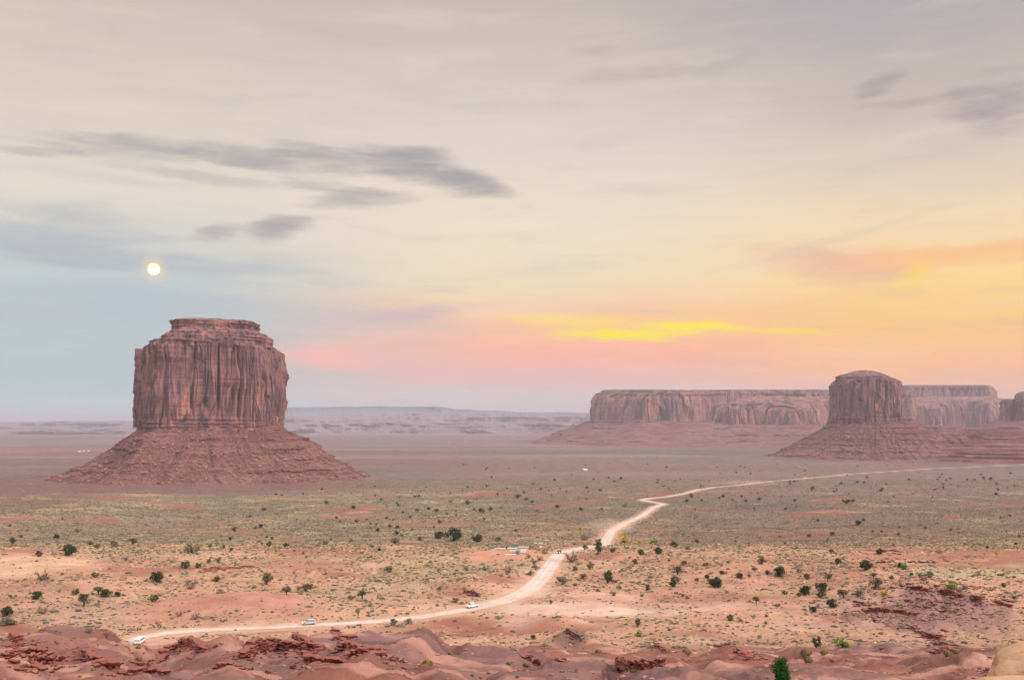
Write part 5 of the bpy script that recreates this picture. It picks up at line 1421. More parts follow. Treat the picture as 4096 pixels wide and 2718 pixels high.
for fz, x, y, wz, kd, lb in SPEC:
    if kd == 'x': continue
    u, v = fz(x, y); X, Y, Z = at(u, v)
    sc__ = 6.318 if fz is zC else 6.752
    cat = {'bare': 'dead shrub', 'brush': 'bush', 'pale': 'bush', 'yellow': 'bush', 'green': 'bush', 'grey': 'shrub'}.get(kd, 'juniper tree')
    plant(kd, X, Y, Z, wz / sc__ / F * Y * (1.05 if kd not in ('brush', 'pale') else 1.0), lb, cat, zs=.45 if wz > 120 else .86)
# less distinctive ones, told apart by nothing
LOT = [
 (zA, 'small dark bush dotted over the left plain beyond the sand', 'bushes on the left plain', [(612, 556, 45), (655, 582, 48), (525, 472, 50), (380, 512, 50), (85, 548, 60), (140, 505, 42), (1412, 674, 42), (1474, 667, 42), (1420, 570, 34), (1582, 464, 40), (1555, 525, 38), (1760, 437, 36), (1725, 449, 26), (1563, 590, 32), (1820, 562, 50), (1930, 567, 40), (2198, 550, 50), (852, 657, 32), (260, 632, 60), (643, 772, 60), (2295, 400, 22), (422, 380, 16), (70, 907, 32), (240, 242, 14), (65, 428, 24), (2005, 385, 20), (2080, 390, 20), (1800, 505, 24), (1835, 515, 30), (1770, 545, 24), (1510, 580, 30), (920, 480, 12), (1988, 595, 18), (2048, 615, 24), (2200, 755, 22), (2235, 522, 20)]),
 (zB, 'small dark bush dotted over the plain between the left butte and the road', 'bushes on the middle plain', [(625, 335, 36), (753, 332, 42), (1068, 337, 46), (1300, 238, 46), (1360, 254, 36), (965, 278, 46), (210, 403, 36), (98, 398, 22), (415, 378, 22), (308, 415, 26), (345, 423, 26), (487, 443, 30), (487, 483, 40), (520, 497, 36), (640, 523, 44), (320, 571, 36), (650, 648, 18), (1290, 462, 30), (503, 238, 18), (378, 252, 24), (485, 275, 20), (845, 268, 30), (885, 330, 22), (885, 360, 22), (822, 348, 24), (700, 315, 26), (575, 375, 26), (460, 388, 20), (587, 455, 24), (1005, 322, 30), (1165, 220, 24), (1190, 305, 22), (1075, 384, 26), (930, 190, 16), (775, 412, 40), (735, 440, 24), (355, 462, 34), (365, 595, 34), (175, 532, 40), (440, 440, 34), (1345, 205, 24), (1455, 185, 26), (1510, 190, 20), (1400, 268, 24), (1860, 190, 26), (1915, 105, 18), (1730, 325, 36), (1870, 320, 26), (2025, 298, 40), (1630, 200, 20), (1770, 170, 18), (1435, 330, 20), (1355, 300, 18), (1230, 175, 16)]),
 (zC, 'small dark bush dotted over the plain right of the road', 'bushes on the right plain', [(690, 237, 30), (605, 247, 28), (520, 237, 22), (437, 227, 22), (260, 215, 34), (580, 214, 18), (680, 194, 16), (885, 136, 22), (1025, 170, 36), (1208, 137, 30), (1180, 175, 20), (1165, 184, 16), (1255, 199, 20), (1430, 140, 14), (1493, 140, 18), (1815, 109, 20), (1870, 113, 22), (2005, 109, 20), (2105, 102, 26), (2155, 107, 30), (2190, 140, 22), (2200, 172, 22), (1850, 142, 22), (1945, 148, 16), (2047, 155, 14), (1240, 256, 30), (830, 216, 14), (855, 294, 18), (925, 280, 14), (660, 290, 20), (285, 296, 24), (1060, 370, 22), (1350, 370, 30), (1315, 392, 44), (1740, 415, 24), (1575, 412, 22), (2275, 338, 18), (2215, 350, 14), (1395, 155, 14), (325, 243, 22), (85, 150, 16), (120, 165, 18), (1460, 184, 30), (1040, 100, 12), (1845, 75, 14), (2090, 75, 16), (2280, 72, 20)]),
 (zC, 'small dark juniper scattered on the right hand red slope beyond the rise', 'junipers on the right red slope', [(1145, 573, 38), (1150, 458, 38), (1005, 466, 32), (1463, 438, 26), (1408, 436, 28), (1570, 458, 28), (300, 510, 40), (235, 547, 38), (50, 572, 50), (118, 583, 20), (1123, 492, 24), (852, 512, 24), (818, 470, 18), (540, 498, 16), (765, 555, 22), (695, 480, 16), (1900, 432, 30), (2130, 540, 28), (2335, 475, 26), (2310, 515, 22), (1450, 575, 50), (625, 512, 20), (150, 535, 60)]),
 (zC, 'small juniper among larger ones on the sandy rise at right', 'small junipers on the sandy rise', [(455, 702, 38), (492, 630, 22), (565, 727, 52), (740, 702, 36), (662, 690, 40), (360, 732, 36), (295, 745, 34), (852, 828, 44), (940, 848, 40), (625, 722, 34), (1650, 707, 28), (1703, 718, 34), (730, 1017, 34), (738, 975, 26), (805, 908, 26), (255, 918, 26), (1215, 785, 16), (210, 845, 30), (235, 856, 34), (120, 620, 24), (2040, 718, 26), (1805, 790, 30), (2300, 860, 40), (2240, 860, 18)]),
 (zB, 'grey brush among the junipers right of the road crest', 'grey shrubs right of the road', [(1945, 895, 52), (2140, 902, 36), (1415, 682, 44), (1375, 640, 40), (775, 857, 40), (1450, 1005, 0), (1690, 835, 40), (2350, 560, 50), (2080, 575, 20), (1790, 720, 70), (1745, 780, 70), (1600, 820, 100), (1690, 725, 50), (2090, 680, 60), (1420, 720, 60), (1390, 760, 56), (1080, 725, 50), (950, 725, 40), (1370, 560, 0)]),
 (zC, 'yellow brush on the red flats at far right', 'yellow brushes on the right flats', [(340, 552, 26), (2190, 572, 34), (2060, 632, 16), (2085, 658, 16), (1040, 878, 26), (1560, 975, 30), (1550, 655, 30), (2225, 545, 18), (15, 520, 30)]),
]
for fz, lb, gp_, L_ in LOT:
    for (x, y, wz) in L_:
        if not wz: continue
        u, v = fz(x, y); X, Y, Z = at(u, v); kd = 'yellow' if 'yellow' in lb else ('grey' if 'grey' in lb else random.choice(('round', 'dark', 'round', 'trunk', 'grey')))
        plant(kd, X, Y, Z, wz / (6.318 if fz is zC else 6.752) / F * Y, lb, 'bush' if 'bush' in lb or 'brush' in lb else 'juniper tree', gp_)
# rabbitbrush tufts over the near red slope
BR = [(zA, [(285, 1112, 30), (258, 1108, 18), (380, 1118, 20), (410, 1132, 18), (195, 1162, 20), (225, 1195, 26), (385, 1200, 30), (370, 1188, 20), (500, 1162, 26), (480, 1180, 18), (490, 1248, 18), (535, 1245, 24), (580, 1250, 20), (440, 1195, 16), (145, 1390, 30), (190, 1425, 40), (375, 1385, 26), (380, 1395, 26), (425, 1398, 28), (415, 1360, 18), (540, 1440, 24), (590, 1440, 26), (535, 1318, 24), (775, 1330, 18), (815, 1350, 26), (875, 1312, 14), (625, 1395, 40), (630, 1410, 34), (860, 1215, 14), (900, 1235, 14), (790, 1245, 22), (935, 1255, 34), (975, 1250, 30), (660, 1225, 16)]),
      (zB, [(995, 1440, 30), (1050, 1440, 26), (1102, 1418, 26), (1275, 1410, 24), (1300, 1455, 30), (430, 1402, 30), (465, 1400, 26), (1130, 1330, 0), (1535, 1338, 20), (1450, 1385, 20), (2070, 1225, 14), (2105, 1240, 14), (1480, 1278, 16), (1620, 1270, 12), (1990, 1310, 14), (2030, 1240, 12)])]
for fz, L_ in BR:
    for (x, y, wz) in L_:
        if not wz: continue
        u, v = fz(x, y); X, Y, Z = at(u, v, 120); plant('brush', X, Y, Z, wz / 6.752 / F * Y, 'small yellow topped brush tuft on the near red slope', 'bush', 'yellow brush tufts on the near slope')
# far junipers on the valley floor: small dark dots
r_ = random.Random(31); n = 0
nx_ = [len(bpy.data.objects)]
while n < 120:
    Y = r_.uniform(1150, 3900) ** 1.0; u = r_.uniform(250, 1020); X = (u - 512) / F * Y
    if perlin(X / 300, Y / 300, seed=81) < -.1 or road_dist(X, Y)[0][0] < 20: continue
    if Y > 2200 and u < 400: continue
    plant(r_.choice(('round', 'dark')), X, Y, float(height(X, Y)[0]), r_.uniform(3.5, 8.0) * (1 + .15 * (Y > 2500)), 'tiny dark juniper dot far out on the valley floor', 'juniper tree', 'junipers far out on the valley floor'); n += 1
# the near juniper, cut by the lower edge
tr = make_tree('column', 301, M_NEARJ, H=4.0, Wd=2.1, n_cl=110, per=60, size=.07, stem=.02)
YN = 150
while (HZ - float(height((782 - 512) / F * YN, YN)[0]) / YN * F) < 687 and YN > 90: YN -= 1
X = (782 - 512) / F * YN; tr.location = (X, YN, float(height(X, YN)[0]) - .1)
_top = -(657 - HZ) / F * YN; hh_ = (_top - tr.location.z) / 3.7; tr.scale = (max(.8, hh_ * .9) * 1.15, max(.8, hh_ * .9) * 1.1, hh_); print('near juniper', YN, hh_)
tag(tr, 'bright green upright juniper close by, cut off by the bottom edge', 'juniper tree')

# ------------------------------------------------------------------ vehicles
import bmesh
M_WHITE = plain('white_car_paint', (.72, .72, .72), .35, .5, var=.04, sc_=1)
M_SILVER = plain('silver_car_paint', (.42, .45, .48), .35, .5, var=.05, sc_=1)
M_DARKP = plain('dark_car_paint', (.03, .035, .06), .35, .5, var=.1, sc_=1)
M_CREAMP = plain('cream_car_paint', (.62, .55, .38), .4, .5, var=.05, sc_=1)
M_GLASS = plain('tinted_window_glass', (.06, .08, .10), .12, .6, var=.1)
M_PALEGLASS = plain('pale_window_glass', (.22, .28, .31), .15, .6, var=.1)
M_TYRE = plain('tyre_rubber', (.025, .025, .025), .9, .1)
M_RIM = plain('steel_rim', (.45, .45, .46), .4, .5, metal=.5)
M_BUMP = plain('grey_bumper', (.16, .17, .19), .6, .3)
M_TAIL = plain('red_tail_light_lens', (.35, .03, .02), .3, .5)
M_LAMP = plain('lit_headlight', (.9, .75, .2), .4, .3, emis=(1, .72, .08), estr=5.0)
M_LAMPW = plain('headlight_lens', (.8, .8, .72), .2, .5)
def bev_profile(name, prof, width, mat, parent, taper=.88, belt=None, bevel=.05):
    """a closed side profile (x along the car, z up) swept across the car, narrowing above the belt line"""
    bm = bmesh.new(); rows = []
    for s in (-1, -.8, .8, 1):
        row = []
        for x, z in prof:
            wz = width / 2
            if belt is not None and z > belt: wz *= 1 - (1 - taper) * min(1, (z - belt) / .6)
            xx, zz = x, z
            if abs(s) == 1: zz = z - .02 * (z > .6); xx = x * .985
            row.append(bm.verts.new((xx, s * wz, zz)))
        rows.append(row)
    n = len(prof)
    for a in range(3):
        for i in range(n): bm.faces.new((rows[a][i], rows[a][(i + 1) % n], rows[a + 1][(i + 1) % n], rows[a + 1][i]))
    bm.faces.new(rows[0][::-1]); bm.faces.new(rows[-1]); bmesh.ops.recalc_face_normals(bm, faces=bm.faces)
    bmesh.ops.bevel(bm, geom=[e for e in bm.edges if e.calc_face_angle(0) > .5], offset=bevel, segments=2, affect='EDGES', profile=.5)
    me = bpy.data.meshes.new(name); bm.to_mesh(me); bm.free(); me.materials.append(mat)
    o = bpy.data.objects.new(name, me); COL.objects.link(o); o.parent = parent
    for p in me.polygons: p.use_smooth = False
    return o
def box(name, c, d, mat, parent=None, bevel=.02, rot=None):
    bm = bmesh.new(); bmesh.ops.create_cube(bm, size=1.0, matrix=Matrix.Diagonal((d[0], d[1], d[2], 1)))
    if bevel: bmesh.ops.bevel(bm, geom=list(bm.edges), offset=min(bevel, min(d) * .4), segments=2, affect='EDGES', profile=.5)
    if rot: bm.transform(Euler(rot).to_matrix().to_4x4())
    me = bpy.data.meshes.new(name); bm.to_mesh(me); bm.free(); me.materials.append(mat)
    o = bpy.data.objects.new(name, me); COL.objects.link(o); o.location = c
    if parent: o.parent = parent
    return o
def wheel(parent, x, y, r=.36, w=.24):
    def cyl(name, rr, ww, yy, mat, par):
        bm = bmesh.new(); bmesh.ops.create_cone(bm, cap_ends=True, segments=20, radius1=rr, radius2=rr, depth=ww)
        bm.transform(Matrix.Rotation(pi / 2, 4, 'X')); bmesh.ops.bevel(bm, geom=[e for e in bm.edges if len(e.link_faces) == 2 and e.calc_face_angle(0) > 1], offset=ww * .15, segments=2, affect='EDGES', profile=.5)
        me = bpy.data.meshes.new(name); bm.to_mesh(me); bm.free(); me.materials.append(mat); o = bpy.data.objects.new(name, me); COL.objects.link(o); o.parent = par; o.location = (0, yy, 0) if par is not parent else (x, yy, r); return o
    t = cyl('wheel', r, w, y, M_TYRE, parent); cyl('rim', r * .58, w * 1.06, 0, M_RIM, t); return t
def car(name, style, paint, loc, rz, label, cat, lights=True, lampm=None, group=None, scale=1.0):
    """front of the car along +x"""
    root = empty(name, loc, rz, scale); tag(root, label, cat, group)
    if style == 'van':
        prof = [(-2.65, .45), (-2.68, 1.1), (-2.62, 1.75), (-2.5, 2.02), (-2.2, 2.10), (1.0, 2.08), (1.35, 1.98), (1.95, 1.28), (2.65, 1.08), (2.78, .8), (2.75, .42)]
        bev_profile('body', prof, 1.98, paint, root, .86, 1.1, .06); W = .99
        for s in (-1, 1):
            for x0, x1 in ((-2.3, -1.45), (-1.35, -.5), (-.4, .35)): box('side_window', ((x0 + x1) / 2, s * (W - .075), 1.52), (x1 - x0, .05, .46), M_GLASS, root, rot=(s * .22 * 1, 0, 0))
            box('front_door_window', (.92, s * (W - .075), 1.5), (.82, .05, .46), M_GLASS, root, rot=(s * .22, 0, 0))
            box('rear_window', (-2.63, s * .43, 1.50), (.05, .72, .52), M_PALEGLASS, root, rot=(0, .09, 0))
            box('tail_light', (-2.68, s * .86, 1.0), (.05, .14, .42), M_TAIL, root)
            box('wing_mirror', (1.35, s * 1.13, 1.42), (.12, .2, .3), M_BUMP, root)
            box('headlight', (2.74, s * .74, .86), (.06, .34, .2), M_LAMPW, root)
        box('rear_bumper', (-2.74, 0, .55), (.18, 1.94, .22), M_BUMP, root, .04); box('front_bumper', (2.80, 0, .52), (.16, 1.94, .24), M_BUMP, root, .04)
        box('windscreen', (1.66, 0, 1.63), (.05, 1.56, .86), M_GLASS, root, rot=(0, -.70, 0))
        box('licence_plate', (-2.70, 0, .84), (.03, .34, .16), M_RIM, root, .005); box('door_seam', (-2.685, 0, 1.25), (.02, .02, 1.2), M_BUMP, root, 0)
        wx = (-1.75, 1.85); r_ = .38; ty = W - .10
    elif style == 'suv':
        prof = [(-2.35, .45), (-2.4, .95), (-2.3, 1.2), (-2.05, 1.72), (-1.7, 1.80), (.2, 1.78), (.5, 1.70), (1.1, 1.18), (2.15, 1.02), (2.35, .8), (2.34, .42)]
        bev_profile('body', prof, 1.88, paint, root, .80, 1.1, .06); W = .94
        for s in (-1, 1):
            for x0, x1 in ((-1.85, -1.05), (-.95, -.1), (0, .68)): box('side_window', ((x0 + x1) / 2, s * (W - .10), 1.40), (x1 - x0, .05, .38), M_GLASS, root, rot=(s * .3, 0, 0))
            box('headlight', (2.33, s * .68, .80), (.10, .36, .24), lampm or M_LAMPW, root)
            box('tail_light', (-2.40, s * .8, .98), (.06, .2, .3), M_TAIL, root)
            box('wing_mirror', (.75, s * 1.03, 1.18), (.12, .2, .18), M_BUMP, root)
        box('windscreen', (.83, 0, 1.45), (.05, 1.4, .66), M_GLASS, root, rot=(0, -.85, 0)); box('rear_window', (-2.19, 0, 1.42), (.05, 1.3, .42), M_GLASS, root, rot=(0, .4, 0))
        box('front_bumper', (2.38, 0, .52), (.16, 1.8, .26), M_BUMP, root, .04); box('grille', (2.37, 0, .82), (.06, .8, .18), M_BUMP, root, .02)
        wx = (-1.45, 1.5); r_ = .37; ty = W - .08
    elif style == 'pickup':
        prof = [(-2.75, .5), (-2.78, 1.05), (-.75, 1.08), (-.65, 1.72), (-.4, 1.82), (.65, 1.80), (.95, 1.68), (1.45, 1.15), (2.6, 1.02), (2.78, .8), (2.75, .45)]
        bev_profile('body', prof, 1.95, paint, root, .82, 1.12, .06); W = .97
        for s in (-1, 1):
            for x0, x1 in ((-.55, .15), (.25, .95)): box('side_window', ((x0 + x1) / 2, s * (W - .10), 1.43), (x1 - x0, .05, .36), M_GLASS, root, rot=(s * .3, 0, 0))
            box('headlight', (2.76, s * .72, .84), (.10, .34, .24), lampm or M_LAMPW, root); box('tail_light', (-2.78, s * .85, .85), (.06, .14, .34), M_TAIL, root)
        box('windscreen', (1.22, 0, 1.43), (.05, 1.45, .66), M_GLASS, root, rot=(0, -.78, 0)); box('cargo_bed', (-1.75, 0, 1.09), (1.85, 1.5, .04), M_BUMP, root, .01)
        box('front_bumper', (2.80, 0, .52), (.16, 1.85, .26), M_BUMP, root, .04)
        wx = (-1.75, 1.8); r_ = .4; ty = W - .08
    for x in wx:
        for s in (-1, 1): wheel(root, x, s * ty, r_)
    return root
def ground_at(x, y): return float(height(x, y)[0])
def road_z(x, y):
    D, J = road_dist(x, y); return float(RZ[J[0]]) + .11 + .00012 * math.hypot(x, y)
def at_px(u, Y): return (u - 512) / F * Y
x = at_px(139.6, 306); zv = ground_at(x, 306)
car('van', 'van', M_WHITE, (x, 306, zv), R(94), 'white passenger van parked with its back to the viewer in the sandy pull out', 'van', scale=.97)
def on_road(u, frac=0.0, ymin=0):
    k_ = [i for i in range(len(RP)) if RP[i, 1] > ymin]; us = 512 + F * RP[k_, 0] / RP[k_, 1]; j = k_[int(np.argmin(np.abs(us - u)))]
    a = math.atan2(RP[min(j + 2, len(RP) - 1), 1] - RP[j - 2, 1], RP[min(j + 2, len(RP) - 1), 0] - RP[j - 2, 0]); n_ = (-math.sin(a), math.cos(a))
    x_, y_ = RP[j, 0] + n_[0] * frac * RP[j, 2], RP[j, 1] + n_[1] * frac * RP[j, 2]; return x_, y_, road_z(x_, y_), a
x, y, z, a = on_road(310, .35); car('car', 'suv', M_SILVER, (x, y, z), a + pi, 'pale silver car driving left along the white road behind the purple mound', 'car', lampm=M_LAMP)
x, y, z, a = on_road(475, .2); car('car', 'pickup', M_WHITE, (x, y, z), a + pi, 'white pickup truck driving along the road below the red rock layers', 'pickup truck')
x = at_px(559, 512); car('car', 'suv', M_DARKP, (x, 512, road_z(x, 512)), R(258), 'dark car with lit yellow headlights coming over the road crest', 'car', lampm=M_LAMP)
o = [c_ for c_ in bpy.data.objects if c_.get('label', '').startswith('dark car with lit')][0]; box('roof_load', (-.9, 0, 1.88), (1.9, 1.3, .16), M_CREAMP, o, .05)
def far_road(u0): 
    us = 512 + F * RP[:, 0] / RP[:, 1]; k_ = np.nonzero(RP[:, 1] > 1700)[0]; j = k_[int(np.argmin(np.abs(us[k_] - u0)))]; return RP[j, 0], RP[j, 1], road_z(RP[j, 0], RP[j, 1]) + .2
x, y, z = far_road(697); car('car', 'suv', M_CREAMP, (x, y, z), R(225), 'tiny car with yellow headlights far off on the road, the nearer of two', 'car', lampm=M_LAMP, scale=1.5)
x, y, z = far_road(805); car('car', 'suv', M_CREAMP, (x, y, z), R(215), 'tiny car with yellow headlights far off on the road, the farther of two', 'car', lampm=M_LAMP, scale=1.7)

# ------------------------------------------------------------------ roadside market on the knoll
M_WOOD = plain('weathered_wood', lin((120, 86, 68)), .9, .1, var=.2)
M_WCLOTH = plain('white_table_cover', (.66, .64, .64), .8, .1, var=.05)
M_LILAC = plain('pale_lilac_canopy', (.55, .55, .66), .8, .1, var=.05)
M_GREYR = plain('grey_shade_sheet', lin((92, 98, 104)), .8, .15, var=.1)
M_TEAL = plain('teal_tarpaulin', lin((46, 122, 142)), .7, .2, var=.12)
M_GREEN = plain('green_tarpaulin', lin((70, 128, 112)), .7, .2, var=.12)
M_MINT = plain('mint_green_sheet', lin((104, 198, 160)), .7, .2, var=.08)
def spot(u, v): return at(u, v)
def table(u, v, L, label, rz=0.0, mat=None, h=.75, name='market_table'):
    x, y, z = spot(u, v); r = empty(name, (x, y, z), rz); tag(r, label, 'table')
    box('tabletop', (0, 0, h), (L, .9, .06), mat or M_WCLOTH, r, .02); box('front_cover', (0, -.44, h - .2), (L, .02, .34), mat or M_WCLOTH, r, .005)
    for sx in (-1, 0, 1) if L > 4 else (-1, 1):
        for sy in (-1, 1): box('leg', (sx * (L / 2 - .15), sy * .35, h / 2 - .02), (.08, .08, h - .04), M_WOOD, r, .01)
    return r
def canopy(u, v, L, D, h, label, mat, rz=0.0, back=None, pitch=.12, side=None):
    x, y, z = spot(u, v); r = empty('market_canopy', (x, y, z), rz); tag(r, label, 'canopy')
    box('roof_sheet', (0, 0, h), (L, D, .05), mat, r, .01, rot=(pitch, 0, .0))
    n_ = max(2, int(L / 3) + 1)
    for i in range(n_):
        for sy in (-1, 1): hh = h + sy * D * .42 * math.sin(pitch); box('post', (-L / 2 + .1 + i * (L - .2) / (n_ - 1), sy * D * .42, hh / 2 - .03), (.09, .09, hh - .06), M_WOOD, r, .01)
    if back is not None: box('back_panel', (0, D * .40 - .05, h * .5), (L * .96, .04, h * .8), back, r, .01)
    if side is not None: box('front_panel', (0, -D * .42 - .07, h * .55), (L * .98, .04, h * .85), side, r, .01)
    return r
canopy(502, 547.6, 5.6, 2.2, 2.1, 'grey flat shade roof at the left end of the stalls, beside the standing person', M_GREYR, R(4))
canopy(494.8, 548.2, 2.4, 1.6, 1.5, 'low teal sheet stretched at the far left tip of the stalls', M_GREEN, R(8))
canopy(513.6, 547.5, 2.9, 1.8, 1.9, 'small stall closed with a green tarpaulin panel', M_GREYR, R(2), side=M_GREEN)
canopy(526.3, 546.5, 8.4, 2.6, 2.0, 'longest grey shade roof, at the back right of the stalls', M_GREYR, R(9))
canopy(535.6, 545.7, 1.9, 2.4, 2.0, 'bright mint green roof sheet at the right end of the longest shade', M_MINT, R(9))
canopy(541, 545.3, 3.0, 1.4, 1.7, 'thin pale shade rack right of the mint green roof', M_LILAC, R(4))
canopy(513, 553.2, 3.4, 1.6, 1.6, 'white flat roofed stall in the front row, left of the teal one', M_LILAC, R(-2))
canopy(517.4, 553.6, 2.0, 1.4, 1.6, 'small bright teal stall in the front row', M_TEAL, R(-2), side=M_TEAL)
canopy(523.2, 552.6, 2.9, 1.8, 1.7, 'white box shaped stall cover in the front row beside the teal one', M_LILAC, R(0), side=M_LILAC)
table(501, 549.0, 5.0, 'long white table under the grey roof left of the standing person', R(7))
table(512.6, 548.2, 5.2, 'long white table in front of the green tarpaulin stall', R(7))
table(523.5, 547.4, 5.4, 'long white table in front of the longest grey shade', R(3))
table(532, 546.8, 3.0, 'shorter brownish table at the right end of the back row', R(9), M_WOOD)
table(540.9, 547.0, 1.8, 'small lone white table right of the longest shade', R(0))
table(493.6, 549.6, 1.7, 'slanting white bench at the far left tip of the stalls', R(-22), h=.5)
table(495.8, 549.0, 1.2, 'short white bench next to the slanting one', R(-16), h=.7)
table(510, 554.1, 5.6, 'long low white bench in front of the front row stalls', R(6), h=.45)
for i, (u, v) in enumerate(((513, 550.9), (516, 550.4), (521, 549.5), (526, 548.9), (530.7, 548.7), (535.3, 548.3), (526.5, 553.4), (528, 553.6))):
    boulder('low red stone marking the yard between the two rows of stalls', u, v, 1.7, .8, M_PURPLE, 700 + i, name='kerb_stone', cat='stone', group='stones in the stall yard', sub=3)
boulder('low dark slab like rock right of the stall tables', 542, 547.7, 4, .9, M_PURPLE, 720, sub=4)

# the person standing at the stalls
M_CLOTH = plain('dark_navy_clothes', (.02, .02, .05), .9, .1); M_SKIN = plain('skin', lin((150, 104, 82)), .6, .3)
def person(u, v, label, rz=0.0):
    x, y, z = spot(u, v); r = empty('person', (x, y, z), rz); tag(r, label, 'person')
    bm = bmesh.new(); J = {}
    def jv(n, p): J[n] = bm.verts.new(p)
    for n, p in (('pel', (0, 0, .95)), ('waist', (0, .01, 1.12)), ('chest', (0, 0, 1.34)), ('neck', (0, -.01, 1.50)), ('hb', (0, -.02, 1.58)), ('head', (0, -.03, 1.68)), ('crown', (0, -.02, 1.77))): jv(n, p)
    for s, q in ((-1, 'l'), (1, 'r')):
        for n, p in (('sh', (s * .17, 0, 1.42)), ('el', (s * .25, .04, 1.16)), ('wr', (s * .24, -.08, .94)), ('pa', (s * .235, -.11, .86)), ('hp', (s * .10, 0, .92)), ('kn', (s * .12, -.02, .50)), ('an', (s * .12, .03, .09)), ('to', (s * .14, -.14, .04))): jv(n + q, p)
        for f_ in range(4): jv(f'f{f_}{q}', (s * (.215 + .012 * f_), -.135 - .01 * f_, .79 - .012 * (f_ in (1, 2)))) 
        jv('th' + q, (s * .205, -.15, .84))
    E = [('pel', 'waist'), ('waist', 'chest'), ('chest', 'neck'), ('neck', 'hb'), ('hb', 'head'), ('head', 'crown')]
    for q in 'lr': E += [('chest', 'sh' + q), ('sh' + q, 'el' + q), ('el' + q, 'wr' + q), ('wr' + q, 'pa' + q), ('pel', 'hp' + q), ('hp' + q, 'kn' + q), ('kn' + q, 'an' + q), ('an' + q, 'to' + q)] + [('pa' + q, f'f{i}{q}') for i in range(4)] + [('pa' + q, 'th' + q)]
    for a_, b_ in E: bm.edges.new((J[a_], J[b_]))
    me = bpy.data.meshes.new('body'); names = list(J.keys()); bm.verts.index_update(); idx_ = {n: J[n].index for n in names}; bm.to_mesh(me); bm.free()
    o = bpy.data.objects.new('body', me); COL.objects.link(o); o.parent = r
    md = o.modifiers.new('skin', 'SKIN'); sk = me.skin_vertices[0].data
    rad_ = {'pel': .15, 'waist': .13, 'chest': .16, 'neck': .055, 'hb': .07, 'head': .095, 'crown': .06, 'sh': .075, 'el': .05, 'wr': .032, 'pa': .035, 'hp': .10, 'kn': .065, 'an': .045, 'to': .04, 'th': .010}
    for n in names:
        k_ = n if n in rad_ else n[:-1]; rr = rad_.get(k_, .009); sk[idx_[n]].radius = (rr, rr); sk[idx_[n]].use_root = (n == 'pel')
    ss = o.modifiers.new('sub', 'SUBSURF'); ss.levels = 1; ss.render_levels = 1; me.materials.append(M_SKIN)
    # clothes: jacket and trousers over the body, hair on the head
    def lathe(name, rings, mat, sx=1.0, sy=.72):
        V = []; n_ = 14
        for (cx, cy, cz, rr) in rings:
            for j in range(n_): t = 2 * pi * j / n_; V.append((cx + math.cos(t) * rr * sx, cy + math.sin(t) * rr * sy, cz))
        f = [tuple(a_ * n_ + q for q in (j, (j + 1) % n_)) + tuple((a_ + 1) * n_ + q for q in ((j + 1) % n_, j)) for a_ in range(len(rings) - 1) for j in range(n_)]
        return make_mesh(name, V, np.array(f), mat, r, smooth=True)
    lathe('jacket', [(0, 0, .82, .20), (0, 0, .95, .20), (0, 0, 1.12, .19), (0, 0, 1.30, .22), (0, 0, 1.42, .215), (0, -.01, 1.49, .12), (0, -.01, 1.53, .07)], M_CLOTH)
    for s in (-1, 1):
        lathe('sleeve', [(s * .24, -.08, .95, .048), (s * .255, .03, 1.14, .065), (s * .20, 0, 1.38, .085), (s * .15, 0, 1.46, .07)], M_CLOTH, 1, 1)
        lathe('trouser_leg', [(s * .12, .03, .06, .075), (s * .12, -.02, .50, .09), (s * .10, 0, .86, .12), (s * .07, 0, .95, .12)], M_CLOTH, 1, 1)
        box('shoe', (s * .13, -.06, .045), (.10, .28, .09), M_BUMP, r, .03)
    sv2, t2, q2 = sphere_arr(16, 10); V = sv2 * np.array([.105, .115, .125]) + np.array([0, .0, 1.70]); V[:, 1] = np.maximum(V[:, 1], -.075 + .5 * np.maximum(0, 1.74 - V[:, 2])); make_mesh('hair', V, [t2, q2], M_CLOTH, r, smooth=True)
    return r
person(506.6, 549.0, 'person in dark clothes standing between the stall tables', R(15))

# ------------------------------------------------------------------ posts, signs and rails by the van, small sign farther on
M_POST = plain('dark_wood_post', lin((70, 60, 62)), .9, .1); M_RUST = plain('rust_brown_rail', lin((140, 92, 74)), .85, .15); M_SIGN = plain('faded_blue_sign', lin((92, 98, 140)), .6, .3, var=.2, sc_=6)
def post(u, v, h, label):
    x, y, z = spot(u, v); r = empty('bollard', (x, y, z)); tag(r, label, 'bollard', 'dark posts beside the road')
    box('post', (0, 0, h / 2 - .05), (.26, .26, h + .1), M_POST, r, .04); box('cap', (0, 0, h + .03), (.32, .32, .07), M_POST, r, .02); box('foot', (0, 0, .05), (.42, .42, .12), M_POST, r, .02); return r
for (u, v, h) in ((137.3, 630.2, .8), (140.6, 629.7, .8), (154, 627.4, .8), (160.3, 627.0, .9)): post(u, v, h, 'short dark post standing beside the road above the van')
x, y, z = spot(159.9, 627.2); r = empty('sign_frame', (x, y, z)); tag(r, 'rust brown two legged empty frame beside the road above the van', 'frame')
for s in (-1, 1): box('post', (s * .58, 0, .95), (.10, .10, 2.0), M_RUST, r, .01)
box('crossbar', (0, 0, 1.86), (1.4, .12, .16), M_RUST, r, .02); box('lower_crossbar', (0, 0, 1.6), (1.16 - .11, .06, .06), M_RUST, r, .01)
x, y, z = spot(156.1, 622.6); r = empty('road_sign', (x, y, z)); tag(r, 'small faded blue sign on a post behind the two legged frame', 'sign')
box('post', (0, 0, .4), (.08, .08, .9), M_POST, r, .01); box('sign_panel', (0, -.07, .95), (.85, .04, .42), M_SIGN, r, .01); box('panel_stripe', (0, -.1, 1.02), (.7, .02, .08), M_WCLOTH, r, .004)
